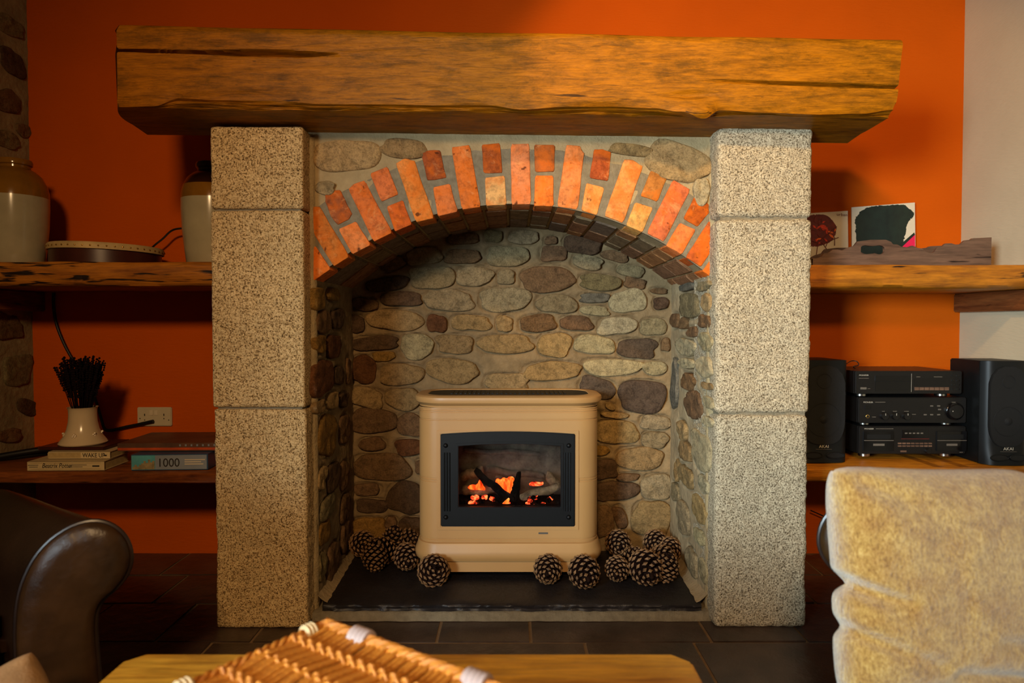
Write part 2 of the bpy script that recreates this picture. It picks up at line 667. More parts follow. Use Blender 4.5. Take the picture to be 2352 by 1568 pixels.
def rubble(fr, root, stones, mp, u0, u1, v0, v1, mat, step=.009, name='mortar', bulge=.008, groove=.013, cut=None, seed=0):
    """stones: (px,py,w,h,rot,tone) in photo pixels, mapped on the plane by mp"""
    L = []
    for i, st in enumerate(stones):
        px, py, w_, h_, rt, tn = st
        a = fr.inv(mp(px - w_ / 2, py)); b = fr.inv(mp(px + w_ / 2, py))
        c = fr.inv(mp(px, py - h_ / 2)); d = fr.inv(mp(px, py + h_ / 2))
        e = fr.inv(mp(px, py))
        cu, cv = (a[0] + b[0]) / 2, e[1]
        hu, hv = abs(b[0] - a[0]) / 2, abs(c[1] - d[1]) / 2
        L.append((cu, cv, hu, hv, -math.radians(rt), random.Random(seed + i).uniform(2.3, 3.6), tn))
    nu = int((u1 - u0) / step) + 1
    nv = int((v1 - v0) / step) + 1
    U, V = np.meshgrid(np.linspace(u0, u1, nu), np.linspace(v0, v1, nv))
    H = np.zeros_like(U)
    for cu, cv, hu, hv, rt, ex, tn in L:
        dx, dy = U - cu, V - cv
        x = (dx * math.cos(rt) + dy * math.sin(rt)) / hu
        y = (-dx * math.sin(rt) + dy * math.cos(rt)) / hv
        rho = (np.abs(x) ** ex + np.abs(y) ** ex) ** (1 / ex)
        dist = (rho - 1.0) * min(hu, hv)
        H = np.minimum(H, -groove * np.exp(-(dist / .0055) ** 2) * (dist > -.004) - .012 * (dist <= -.004))
    rows = []
    for i in range(nv):
        row = []
        for j in range(nu):
            u, v = U[i, j], V[i, j]
            h = H[i, j] + .005 * noise.noise(Vector((u * 9, v * 9, seed))) + .0022 * noise.noise(Vector((u * 40, v * 40, seed)))
            row.append(fr.p(u, v, h))
        rows.append(row)
    m = MB()
    m.grid(rows)
    mo = m.build(name, mat, root, ang=60)
    for i, (cu, cv, hu, hv, rt, ex, tn) in enumerate(L):
        rnd = random.Random(seed * 31 + i)
        stone(fr, cu, cv, hu, hv, rt, ex, tone(tn, rnd), root, seed * 100 + i, bulge)
    return mo


# left rubble wall strip in view
frL = Frame((WL, 0, 0), (0, 1, 0), (0, 0, 1), (1, 0, 0))
rnd = random.Random(5)
st = [(22, 60, 60, 44, 0, 'v'), (28, 145, 56, 58, 5, 'd'), (14, 232, 66, 52, -8, 'b'), (12, 320, 60, 40, 0, 'v'), (52, 300, 34, 30, 0, 'b'),
      (12, 750, 76, 60, 5, 'b'), (40, 850, 66, 72, 0, 'v'), (62, 935, 54, 34, 20, 'd'), (20, 1000, 60, 30, 0, 'b'), (20, 470, 70, 44, 0, 'b'),
      (10, 550, 60, 30, 0, 'd'), (58, 420, 30, 38, 0, 'v')]
rubble(frL, wall_left, st, lambda a, b: PX(a, b, WL), .0, WB, 0, ZC, MT['plaster_l'], .012, name='render', bulge=.008, seed=9)
for i in range(22):
    stone(frL, rnd.uniform(-1.1, .25), rnd.uniform(.1, 2.3), rnd.uniform(.07, .14), rnd.uniform(.04, .09), rnd.uniform(-.2, .2), 2.8,
          tone(rnd.choice('bdvg'), rnd), wall_left, 4000 + i, .02)

# ---------------- slate floor
m = MB()
m.box(WL - .2, WR + .2, WF - .2, WB + .2, -.1, -.004)
floor = m.build('floor', MT['grout'], smooth=False)
floor['kind'] = 'structure'
rowb = [WB]
ys = [.75, .48, .20, -.10, -.40, -.70, -1.0, -1.3]
known = {2: [-1.134, -.83, -.24, .06, .635, .94], 3: [-.95, -.36, .23, .575, 1.17], 1: [-1.30, -.70, -.1, .5, 1.1]}
rnd = random.Random(3)
for r in range(len(ys) - 1):
    y1, y0 = ys[r], ys[r + 1]
    xs = list(known.get(r, []))
    if not xs:
        xs = [rnd.uniform(-.3, 0)]
        while xs[-1] < 1.2: xs.append(xs[-1] + rnd.choice((.3, .59)))
    while xs[0] > WL: xs.insert(0, xs[0] - rnd.choice((.3, .59)))
    while xs[-1] < WR: xs.append(xs[-1] + rnd.choice((.3, .59)))
    xs[0] = WL + .004; xs[-1] = WR - .004
    for a, b in zip(xs, xs[1:]):
        if b - a < .04: continue
        m = MB()
        n1 = 5
        gap = .0055
        rows = []
        dz = rnd.uniform(-.0015, .0015)
        tx, ty = rnd.uniform(-.002, .002), rnd.uniform(-.003, .003)
        for j in range(n1 + 1):
            rows.append([Vector((a + gap + (b - a - 2 * gap) * i / n1, y0 + gap + (y1 - y0 - 2 * gap) * j / n1,
                                 dz + tx * i / n1 + ty * j / n1 + .0012 * noise.noise(Vector((a * 7 + i, y0 * 9 + j, 1))))) for i in range(n1 + 1)])
        m.grid(rows)
        # skirt down to the grout bed
        ring = [rows[0][i] for i in range(n1 + 1)] + [rows[j][n1] for j in range(1, n1 + 1)] + [rows[n1][i] for i in range(n1 - 1, -1, -1)] + [rows[j][0] for j in range(n1 - 1, 0, -1)]
        m.grid([ring, [Vector((p.x, p.y, -.01)) for p in ring]], close_u=True)
        m.build('tile', MT['slate'], floor, merge=.0001, ang=35)

# ================================================================== FIREPLACE
YS = .09      # face of the spandrel and arch
YA = .63      # back of the alcove
RX = .67      # reveals at x = +-RX

# ---- stone alcove back wall
BW = [(1063, 548, 72, 28, 0, 'b'), (1133, 542, 42, 28, 0, 'v'), (1203, 545, 66, 34, 0, 'g'), (1265, 552, 30, 20, 0, 'b'), (1338, 562, 88, 42, 8, 'd'),
      (1272, 582, 62, 36, 0, 'b'), (1350, 602, 72, 32, 8, 'g'), (1412, 588, 60, 26, 14, 'b'), (1449, 622, 62, 28, 10, 'g'), (974, 588, 78, 42, -6, 'g'),
      (1062, 589, 84, 34, 0, 'b'), (1166, 588, 100, 46, 0, 'g'), (903, 606, 56, 26, -22, 'b'), (890, 652, 100, 32, -6, 'd'), (993, 637, 98, 54, 0, 'g'),
      (1089, 634, 88, 44, 0, 'g'), (1162, 636, 42, 34, 0, 'g'), (1256, 641, 118, 64, 0, 'b'), (1379, 648, 98, 36, 3, 'v'), (1458, 650, 50, 26, 12, 'b'),
      (838, 699, 62, 30, 0, 'b'), (922, 686, 92, 34, 2, 'd'), (1031, 690, 112, 48, 0, 'g'), (1160, 687, 114, 56, 0, 'g'), (1280, 698, 96, 42, 5, 'g'),
      (1366, 684, 70, 22, 0, 's'), (1366, 713, 68, 22, 5, 'l'), (1443, 691, 88, 54, -4, 'l'), (1518, 696, 34, 28, 0, 'd'), (1514, 668, 38, 14, 0, 'b'),
      (821, 744, 33, 42, 0, 'd'), (907, 735, 128, 50, 3, 't'), (1003, 743, 46, 42, 0, 'r'), (1081, 741, 92, 36, 0, 't'), (1158, 743, 38, 38, 0, 't'),
      (1236, 742, 86, 40, -5, 'b'), (1324, 742, 76, 33, 3, 'b'), (1418, 748, 88, 40, -4, 'l'), (1501, 750, 60, 42, 0, 'g'),
      (860, 788, 112, 33, -2, 'd'), (957, 795, 76, 58, 0, 'l'), (1045, 790, 84, 44, 0, 't'), (1161, 790, 132, 44, 0, 't'), (1274, 792, 80, 54, 0, 't'),
      (1365, 791, 94, 44, 2, 'l'), (1464, 800, 92, 44, 2, 'p'), (1528, 791, 20, 32, 0, 'b'),
      (881, 818, 54, 22, -6, 'o'), (833, 848, 64, 66, 8, 'r'), (921, 860, 100, 50, 0, 't'), (1038, 851, 126, 54, 8, 't'), (1165, 878, 104, 40, 0, 'm'),
      (1268, 852, 130, 42, -2, 't'), (1406, 843, 132, 38, 2, 'l'), (1504, 845, 54, 34, 3, 'l'),
      (843, 913, 74, 44, 10, 't'), (926, 916, 84, 52, 0, 't'), (1372, 890, 84, 46, 14, 'p'), (1476, 910, 116, 74, 0, 'p'), (1402, 933, 24, 16, 20, 't'),
      (855, 966, 106, 60, 3, 'b'), (942, 976, 60, 52, 0, 'b'), (1412, 953, 62, 14, 5, 't'), (1416, 992, 102, 54, 0, 't'), (1505, 970, 68, 34, 4, 'g'),
      (1504, 1010, 62, 40, 6, 'g'), (855, 1020, 60, 32, 0, 'b'), (940, 1027, 62, 40, 0, 'r'), (878, 1073, 138, 58, 3, 'b'), (966, 1072, 24, 34, 0, 'b'),
      (842, 1124, 62, 28, 0, 'b'), (932, 1143, 90, 72, 8, 'd'), (853, 1162, 70, 34, 0, 'd'), (848, 1212, 78, 48, 0, 'o'), (898, 1200, 28, 26, 0, 'b'),
      (946, 1212, 58, 50, 0, 'd'), (1470, 1053, 104, 52, 2, 't'), (1388, 1078, 62, 44, 0, 'd'), (1442, 1096, 52, 18, 0, 'b'), (1416, 1127, 106, 42, 0, 'd'),
      (1508, 1118, 70, 60, 0, 'g'), (1380, 1034, 40, 22, 0, 'o'), (1424, 1188, 28, 52, -18, 'b'), (1497, 1192, 88, 84, 5, 't'), (1382, 1195, 52, 84, -10, 'b')]
frA = Frame((0, YA, 0), (1, 0, 0), (0, 0, 1), (0, -1, 0))
alc = MB()
alc.box(-.98, .98, YA + .02, WB - .002, 0, 1.62)
wall_alcove = alc.build('wall_alcove', MT['mortar'], smooth=False)
wall_alcove['kind'] = 'structure'
rubble(frA, wall_alcove, BW, lambda a, b: PY(a, b, YA), -.69, .69, .0, 1.42, MT['mortar'], .006, seed=1)

RL = [(732, 686, 24, 54, 0, 'o'), (766, 676, 26, 30, 0, 'o'), (741, 740, 34, 50, 0, 'b'), (775, 732, 26, 46, 0, 'd'), (766, 795, 30, 54, 0, 'r'), (734, 790, 22, 42, 0, 'o'),
      (741, 868, 46, 84, 0, 'r'), (777, 862, 22, 42, 0, 'd'), (762, 920, 24, 40, 0, 't'), (789, 917, 18, 34, 0, 'd'), (733, 934, 22, 32, 0, 't'), (750, 1000, 42, 96, 0, 'o'),
      (790, 985, 22, 70, 0, 'b'), (764, 1096, 26, 64, 0, 'd'), (790, 1092, 20, 66, 0, 'b'), (738, 1098, 20, 50, 0, 'm'), (752, 1164, 36, 48, 0, 'v'), (792, 1166, 22, 60, 0, 'b'),
      (744, 1222, 26, 52, 0, 'o'), (764, 1290, 30, 84, 0, 'b'), (794, 1230, 20, 66, 0, 'b'), (800, 850, 10, 60, 0, 'b'), (738, 1300, 16, 60, 0, 'v')]
RR = [(1578, 659, 32, 18, 0, 's'), (1618, 657, 30, 24, 0, 'g'), (1584, 702, 46, 56, 0, 'v'), (1624, 694, 20, 44, 0, 'm'), (1551, 736, 16, 34, 0, 'b'), (1619, 738, 26, 32, 0, 'b'),
      (1570, 742, 16, 28, 0, 'b'), (1592, 762, 22, 24, 0, 'b'), (1576, 796, 40, 42, 0, 'l'), (1622, 784, 28, 44, 0, 'l'), (1578, 834, 34, 24, 0, 'l'), (1620, 842, 38, 46, 0, 'l'),
      (1550, 880, 14, 110, 0, 's'), (1582, 876, 30, 40, 0, 'b'), (1626, 886, 26, 16, 0, 't'), (1594, 930, 38, 68, 0, 'b'), (1630, 924, 22, 28, 0, 'l'), (1628, 968, 22, 24, 0, 'l'),
      (1568, 988, 22, 44, 0, 't'), (1612, 1036, 40, 92, 0, 'l'), (1574, 1036, 26, 44, 0, 't'), (1576, 1094, 30, 46, 0, 't'), (1608, 1170, 32, 56, 0, 't'), (1570, 1190, 28, 70, 0, 'g'),
      (1552, 1130, 16, 40, 0, 'g'), (1608, 1232, 26, 34, 0, 'l'), (1590, 1290, 24, 60, 0, 'g'), (1618, 1112, 22, 38, 0, 'l'), (1556, 1080, 10, 50, 0, 't'), (1616, 1310, 20, 50, 0, 'l')]
frRL = Frame((-RX, 0, 0), (0, 1, 0), (0, 0, 1), (1, 0, 0))
frRR = Frame((RX, 0, 0), (0, 1, 0), (0, 0, 1), (-1, 0, 0))
for nm, fr, L, X, sgn, sd in (('wall_alcove_left', frRL, RL, -RX, -1, 2), ('wall_alcove_right', frRR, RR, RX, 1, 3)):
    m = MB()
    m.box(*sorted((X + sgn * .03, sgn * .98)), YS + .02, YA + .02, 0, 1.3)
    r = m.build(nm, MT['mortar'], smooth=False)
    r['kind'] = 'structure'
    rubble(fr, r, L, lambda a, b, X=X: PX(a, b, X), YS - .004, YA + .005, 0, 1.22, MT['mortar_pale'] if sgn > 0 else MT['mortar'], .006, seed=sd)
    m = MB()                                             # front return beside the pillar
    m.box(*sorted((X, X + sgn * .06)), YS, YS + .03, 0, 1.25)
    m.build('edge_render', MT['spandrel'], r, bevel=.006)

# ---- brick arch
crown = PY(1188, 471, YS)
spr = (PY(722, 647, YS), PY(1639, 643, YS))
cxA = (spr[0].x + spr[1].x) / 2
hw = (spr[1].x - spr[0].x) / 2
zs = (spr[0].z + spr[1].z) / 2
rise = crown.z - zs
RA = (hw * hw + rise * rise) / (2 * rise)
zcA = crown.z - RA
frS = Frame((0, YS, 0), (1, 0, 0), (0, 0, 1), (0, -1, 0))


def arcp(x, R=RA):
    return zcA + math.sqrt(max(0, R * R - (x - cxA) ** 2))


m = MB()
NX = 90
ZT = CAM.z + .66
xs = [-.70 + 1.40 * i / NX for i in range(NX + 1)]
front_rows = []
for j in range(15):
    t = j / 14
    row = []
    for x in xs:
        zb = arcp(min(max(x, cxA - hw * 1.03), cxA + hw * 1.03), RA + .006)
        z = zb + (ZT - zb) * t
        row.append(Vector((x, YS - .004 * noise.noise(Vector((x * 11, z * 11, 4))) - .002 * noise.noise(Vector((x * 45, z * 45, 4))), z)))
    front_rows.append(row)
m.grid(front_rows)
m.grid([[Vector((p.x, YA + .02, p.z)) for p in front_rows[0]], [Vector((p.x, YS + .3, p.z)) for p in front_rows[0]], front_rows[0]])
m.grid([front_rows[-1], [Vector((p.x, WB - .002, p.z)) for p in front_rows[-1]]])
wall_arch = m.build('wall_spandrel', MT['spandrel'], merge=.0005, ang=50)
wall_arch['kind'] = 'structure'
sp_st = [(796, 358, 150, 76, 0, 'm'), (928, 342, 112, 44, 4, 't'), (748, 432, 50, 30, 0, 'g'), (1556, 372, 150, 88, 18, 'm'), (1450, 345, 110, 26, 8, 't'), (1610, 440, 40, 60, 0, 'l')]
for i, (px, py, w_, h_, rt, tn) in enumerate(sp_st):
    c = PY(px, py, YS)
    stone(frS, c.x, c.z, w_ / 2 / 673, h_ / 2 / 673, -math.radians(rt), 2.6, tone(tn, random.Random(i)), wall_arch, 700 + i, .010)

O1 = lambda u, v: (700 + u / 3.92, 280 + v / 3.92)
O2 = lambda u, v: (1180 + u / 3.92, 280 + v / 3.92)
BR = [
    (O1, [(70, 1120), (100, 1120), (240, 1325), (72, 1440)], 'd8702a'),
    (O1, [(75, 760), (140, 765), (405, 1215), (262, 1305), (78, 1000)], 'b86a2a'),
    (O1, [(185, 650), (240, 620), (320, 612), (430, 830), (400, 880), (300, 930), (240, 860), (185, 720)], '94502c'),
    (O1, [(303, 965), (465, 893), (600, 1108), (430, 1195)], 'd87c40'),
    (O1, [(395, 605), (440, 560), (540, 525), (793, 998), (622, 1083)], 'c86a34'),
    (O1, [(588, 465), (745, 402), (848, 655), (690, 722)], 'c86a38'),
    (O1, [(738, 762), (885, 702), (968, 925), (812, 990)], 'c45a20'),
    (O1, [(820, 375), (900, 327), (990, 352), (1168, 868), (1000, 908)], 'd07a34'),
    (O1, [(1048, 275), (1130, 255), (1218, 255), (1278, 505), (1180, 525), (1102, 528)], '8c4420'),
    (O1, [(1152, 590), (1308, 553), (1383, 808), (1202, 853)], 'd07038'),
    (O1, [(1318, 228), (1488, 208), (1588, 768), (1415, 792)], 'cc6a2c'),
    (O1, [(1592, 205), (1758, 192), (1783, 463), (1610, 465)], '9a4a1e'),
    (O1, [(1620, 502), (1803, 482), (1818, 748), (1632, 758)], 'd8a060'),
    (O2, [(-28, 200), (142, 196), (155, 745), (-22, 748)], 'd07c4c'),
    (O2, [(182, 205), (372, 205), (368, 450), (192, 455)], '9c5426'),
    (O2, [(192, 482), (358, 482), (358, 763), (180, 758)], 'd8712c'),
    (O2, [(470, 208), (590, 215), (635, 285), (575, 792), (388, 765)], 'd07c44'),
    (O2, [(722, 248), (800, 245), (878, 275), (850, 538), (677, 508)], 'a44c22'),
    (O2, [(652, 547), (818, 592), (748, 843), (607, 798)], 'd88c48'),
    (O2, [(992, 338), (1070, 340), (1163, 402), (985, 913), (812, 848)], 'd88848'),
    (O2, [(1232, 437), (1388, 482), (1290, 723), (1137, 668)], 'a8682c'),
    (O2, [(1092, 722), (1253, 772), (1158, 998), (1007, 933)], 'd09850'),
    (O2, [(1432, 517), (1588, 612), (1350, 1083), (1192, 1003)], 'c4643a'),
    (O2, [(1632, 657), (1700, 680), (1752, 742), (1758, 820), (1650, 948), (1522, 873)], 'a24a14'),
    (O2, [(1492, 907), (1638, 972), (1510, 1198), (1367, 1113)], 'd8743a'),
    (O2, [(1762, 880), (1782, 1160), (1680, 1308), (1542, 1218)], 'b85420'),
    (O2, [(1795, 1205), (1800, 1415), (1692, 1343)], 'c86028')]
arch = thing('brick_arch', 'arch of orange and red bricks over the fireplace opening', 'arch', (0, YS, zs))


def brick_poly(pts, h, back, bev, mat, parent, col, seed, fr=frS):
    n = len(pts)
    cu = sum(p[0] for p in pts) / n
    cv = sum(p[1] for p in pts) / n
    P = []
    for i in range(n):          # cut each corner a little, add wobble along the edges
        a, b = pts[i], pts[(i + 1) % n]
        for t in (.06, .35, .65, .94):
            w = .0016 * noise.noise(Vector((seed, i + t * 3, .5)))
            P.append((a[0] + (b[0] - a[0]) * t + w, a[1] + (b[1] - a[1]) * t + w * .7))
    N = len(P)
    rows = []
    for k, hh in ((0, -back), (0, h - bev), (bev * .35, h - bev * .3), (bev * 1.2, h)):
        row = []
        for u, v in P:
            d = math.hypot(u - cu, v - cv)
            f = max(0, 1 - k / d)
            row.append(fr.p(cu + (u - cu) * f, cv + (v - cv) * f, hh))
        rows.append(row)
    m = MB()
    b = m.grid(rows, close_u=True)
    c = len(m.v)
    m.v.append(fr.p(cu, cv, h + .001))
    for i in range(N):
        m.f.append([b + 3 * N + i, b + 3 * N + (i + 1) % N, c]); m.mi.append(0)
    m.cap(b, N, True)
    o = m.build('brick', mat, parent, ang=40)
    o.color = col
    return o


for i, (O, pts, col) in enumerate(BR):
    P = []
    for u, v in pts:
        q = O(u, v)
        w = PY(q[0], q[1], YS)
        P.append((w.x, w.z))
    brick_poly(P, .006, .10, .005, MT['brick'], arch, lin(col), i)

m = MB()
rows = []
for k, (rr, dy) in enumerate(((RA + .004, .012), (RA + .004, -.0015), (RA + .10, -.002), (RA + .188, -.002), (RA + .199, .004))):
    row = []
    for i in range(121):
        a = -math.asin(hw * 1.015 / (rr)) + 2 * math.asin(hw * 1.015 / rr) * i / 120
        z_ = zcA + rr * math.cos(a) + (.006 * noise.noise(Vector((i * .2, k, 2))) if k > 2 else 0)
        row.append(Vector((cxA + rr * math.sin(a), YS + dy + .0012 * noise.noise(Vector((i * .5, k * 3, 2))), min(z_, CAM.z + .63))))
    rows.append(row)
m.grid(rows)
m.build('joint_mortar', MT['joint'], arch, ang=60)

# soffit bricks, laid along the vault behind the face bricks
joints = [722, 805, 856, 904, 951, 1004, 1057, 1109, 1166, 1221, 1274, 1325, 1372, 1430, 1478, 1522, 1566, 1609, 1638]
angs = []
for px in joints:
    x = (px - 1176) * (YS - CAM.y) / FPX
    angs.append(math.atan2(x - cxA, math.sqrt(max(0, RA * RA - (x - cxA) ** 2))))
rnd = random.Random(8)
for i in range(len(angs) - 1):
    a0, a1 = angs[i] + .004, angs[i + 1] - .004
    y = YS + .106
    first = True
    while y < YA - .02:
        ln = (.105 if (i % 2 and first) else .212)
        y2 = min(YA, y + ln)
        m = MB()
        rows = []
        for rr in (RA + .06, RA - .001 + rnd.uniform(-.001, .002)):
            rows.append([Vector((cxA + rr * math.sin(a), yy, zcA + rr * math.cos(a))) for a, yy in ((a0, y), (a1, y), (a1, y2), (a0, y2))])
        b = m.grid(rows, close_u=True)
        m.cap(b, 4); m.cap(b + 4, 4, True)
        o = m.build('brick', MT['soffit_brick'], arch, bevel=.004)
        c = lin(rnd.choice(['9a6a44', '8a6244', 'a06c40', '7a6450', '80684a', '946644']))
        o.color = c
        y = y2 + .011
        first = False

# ---- granite pillars
def block(x0, x1, y0, y1, z0, z1, mat, parent, seed, amp=.004, r=.014, step=.0075):
    m = MB()
    lo, hi = Vector((x0, y0, z0)), Vector((x1, y1, z1))
    ax = [(0, 1, 2), (1, 2, 0), (2, 0, 1)]
    for a, b, c in ax:
        na = max(2, int((hi[a] - lo[a]) / step))
        nb = max(2, int((hi[b] - lo[b]) / step))
        for side in (0, 1):
            rows = []
            for i in range(nb + 1):
                row = []
                for j in range(na + 1):
                    p = Vector((0, 0, 0))
                    p[a] = lo[a] + (hi[a] - lo[a]) * j / na
                    p[b] = lo[b] + (hi[b] - lo[b]) * i / nb
                    p[c] = hi[c] if side else lo[c]
                    row.append(p)
                rows.append(row)
            m.grid(rows)
    for i, p in enumerate(m.v):
        q = Vector([min(max(p[k], lo[k] + r), hi[k] - r) for k in range(3)])
        d = (p - q)
        if d.length > 0:
            d.normalize()
        s = Vector((seed * 3.1, 0, seed))
        h = noise.noise(p * 28 + s) * .5 + noise.noise(p * 62 + s) * .7 + noise.noise(p * 9 + s) * .7
        m.v[i] = q + d * (r + amp * h)
    return m.build('granite_block', mat, parent, merge=.00005, ang=80)


def zz(py, y=0): return PY(1176, py, y).z


for nm, lab, (xa, xb), cuts, mt, amp, sd in (
        ('stone_pillar', 'left pillar of three pale granite blocks under the beam', (-.984, -.682), (287, 480, 937, 1452), 'granite_l', .002, 1),
        ('stone_pillar', 'right pillar of three rough granite blocks, brightly lit', (.672, .981), (287, 500, 951, 1446), 'granite_r', .0048, 2)):
    t = thing(nm, lab, 'pillar', ((xa + xb) / 2, .15, 0))
    zc_ = [zz(c) for c in cuts]
    zc_[-1] = 0.0
    for k in range(3):
        dx = [(-.0, 0), (-.002, .0), (-.0, .004)][k] if sd == 1 else [(0, 0), (-.001, .001), (0, -.004)][k]
        block(xa + dx[0] + (.004 if k == 2 and sd == 1 else 0), xb + dx[1], 0, .29, zc_[k + 1] + (.002 if k < 2 else 0), zc_[k] - .004, MT[mt], t, sd * 10 + k, amp * (1.9 if k == 2 and sd == 1 else 1), .008 if sd == 1 else .017)
    m = MB()
    m.box(xa + .012, xb - .012, .012, .28, .02, zc_[0] - .01)
    m.build('mortar', MT['joint'], t, smooth=False)
    m = MB()                                   # mortar feathered between pillar and spandrel
    sg = -1 if sd == 1 else 1
    rows = []
    for z_ in np.linspace(.0, 1.64, 60):
        w_ = .004 * noise.noise(Vector((z_ * 9, sg, 0)))
        rows.append([Vector((sg * (.684 + w_), .075, z_)), Vector((sg * (.676 + w_), YS - .008, z_)), Vector((sg * (.668 + w_), YS - .001, z_)), Vector((sg * .668, YS + .01, z_))])
    m.grid(rows)
    m.build('mortar_joint', MT['spandrel'], t, ang=70)

# ---- oak beam
EDGE = [(278, 245), (360, 243), (420, 224), (500, 228), (620, 230), (760, 238), (900, 238), (1000, 240), (1120, 240), (1200, 250), (1300, 243), (1400, 243), (1500, 247),
        (1560, 256), (1615, 272), (1650, 252), (1750, 258), (1880, 262), (1990, 260), (2066, 250)]
YB0, YB1 = -.13, .13
beam = thing('mantel_beam', 'long waxed oak beam forming the mantel over the fireplace', 'beam', (0, 0, CAM.z + .65))
m = MB()
NU = 460
xl0, xr0 = -1.208, 1.198


def crack(px, py):
    """groove depth of the shakes in the front face"""
    d = 0
    c = 122 + 10 * max(0, min(1, (px - 278) / 480))
    if px < 790:
        wdt = 2.6 + 4.6 * math.exp(-((px - 620) / 110) ** 2)
        fade = min(1, (790 - px) / 90)
        d += .040 * fade * math.exp(-((py - c) / wdt) ** 4)
    c2 = 193 + (px - 1690) * .033
    if px > 1600:
        fade = min(1, (px - 1600) / 200)
        d += .022 * fade * math.exp(-((py - c2) / 3.0) ** 2)
    return d


rows = []
vprof = [('t', t) for t in np.linspace(0, 1, 8)] + [('f', t) for t in np.linspace(0, 1, 96)] + [('c', t) for t in np.linspace(.03, 1, 34)] + [('b', t) for t in np.linspace(.2, 1, 5)]
for kind, t in vprof:
    row = []
    for i in range(NU + 1):
        u = i / NU
        x = xl0 + (xr0 - xl0) * u
        px = 1176 + x * 743
        tilt = -.0185 * x
        ztop = CAM.z + .895 + tilt + .002 * noise.noise(Vector((x * 3, 0, 0)))
        ze = PY(1176, interp(px, EDGE), YB0).z
        zbot = CAM.z + .638 - .012 * (x + .2)
        if kind == 't':
            y = YB1 + (YB0 + .02 - YB1) * t
            z = ztop
            ys_ = 0
        elif kind == 'f':
            y = YB0
            z = ztop - .004 + (ze - ztop + .004) * t
            if t < .12:
                a = (t / .12) * PI / 2
                y = YB0 + .02 * (1 - math.sin(a))
                z = ztop - .02 * (1 - math.cos(a))
                z = z * (1 - t / .12) + (ztop + (ze - ztop) * t) * (t / .12)
        elif kind == 'c':
            a = t
            lip = .012 + .010 * noise.noise(Vector((x * 2.1, 0, 6)))
            if a < .55:
                b_ = a / .55
                y = YB0 + lip * min(1, b_ * 5) + .022 * b_
                z = ze + (zbot + .016 - ze) * b_
            else:
                b_ = (a - .55) / .45
                y = YB0 + lip + .022 + (.04 - YB0 - lip - .022) * b_
                z = zbot + .008 + .008 * (1 - b_) ** 2
            nn = noise.noise(Vector((x * 2.3, t * 2.2, 3.3))) + .5 * noise.noise(Vector((x * 7, t * 5, 1.3))) + .35 * noise.noise(Vector((x * 9, t * 14, 1.3)))
            y += .034 * nn * math.sin(PI * min(1, a * 1.15))
        else:
            y = .04 + (YB1 - .04) * t
            z = zbot + .008 * (1 - t)
        if kind == 'f':
            py = 743 - (z - CAM.z) * 743
            y += crack(px, py)
            y += .0035 * noise.noise(Vector((x * 3, z * 9, 0))) + .0012 * noise.noise(Vector((x * 14, z * 70, 7)))
            if t > .8:
                y += .012 * ((t - .8) / .2) ** 2 * (1 + .8 * noise.noise(Vector((x * 5, 0, 9))))
            # shallow hollow low on the left, knot low on the right
            y += .010 * math.exp(-((px - 580) / 130) ** 2 - ((py - 222) / 14) ** 2)
            y -= .012 * math.exp(-((px - 1590) / 50) ** 2 - ((py - 262) / 16) ** 2)
            y += .010 * math.exp(-((px - 1590) / 60) ** 2 - ((py - 222) / 9) ** 2)
        # end shapes
        py = 743 - (z - CAM.z) * FPX / (y - CAM.y)
        dl = .016 * max(0, 1 - abs(py - 64) / 16) ** 2 + .010 * math.exp(-((py - 122) / 4) ** 2)
        yy_ = max(0, min(1, (y - YB0) / .14))
        if py > 238: dl += .010 * min(1, (py - 238) / 40)
        dl -= .058 * yy_ * (2 - yy_)
        dr = .006 * max(0, 1 - abs(py - 92) / 10) + .022 * max(0, (py - 92) / 160)
        if py > 240: dr = .022 + .020 * min(1, (py - 240) / 75)
        el = math.exp(-(u * NU / 14) ** 2) if False else max(0, 1 - u / .12)
        er = max(0, 1 - (1 - u) / .16)
        xx = x + dl * el - dr * er
        row.append(Vector((xx, y, z)))
    rows.append(row)
b = m.grid(rows, close_v=True)
L = len(rows)
m.f.append([b + k * (NU + 1) for k in range(L)]); m.mi.append(0)
m.f.append([b + k * (NU + 1) + NU for k in range(L)][::-1]); m.mi.append(0)
m.build('beam', MT['beam'], beam, ang=35)

# ---- hearth
HZ = .052
hearth = thing('hearth', 'black slate hearth slab under the stove with rough front edge', 'hearth', (0, .3, 0))
m = MB()
rows = []
for z, o_ in ((.026, .008), (.030, -.002), (.036, .003), (.044, -.002), (.049, .000), (HZ, .006)):
    rows.append([Vector((-.648 + 1.296 * i / 150, YS - .022 + o_ + .006 * noise.noise(Vector((i * .35, z * 90, 2))) + .007 * noise.noise(Vector((i * .08, z * 160, 8))), z)) for i in range(151)])
for k in range(1, 14):
    y = YS - .01 + (YA - YS) * k / 13
    rows.append([Vector((-.66 + 1.32 * i / 150, y, HZ + .0025 * noise.noise(Vector((i * .05, y * 7, 2))))) for i in range(151)])
m.grid(rows)
m.build('slate_slab', MT['hearth'], hearth, ang=50)
m = MB()
rows = []
for k, (z, dy) in enumerate(((0, -.016), (.012, -.012), (.024, -.008), (.029, .004), (.028, .08))):
    rows.append([Vector((-.68 + 1.36 * i / 80, YS - .022 + dy + .004 * noise.noise(Vector((i * .3, z * 40, 5))), z)) for i in range(81)])
m.grid(rows)
m.build('mortar_kerb', MT['joint'], hearth, ang=60)
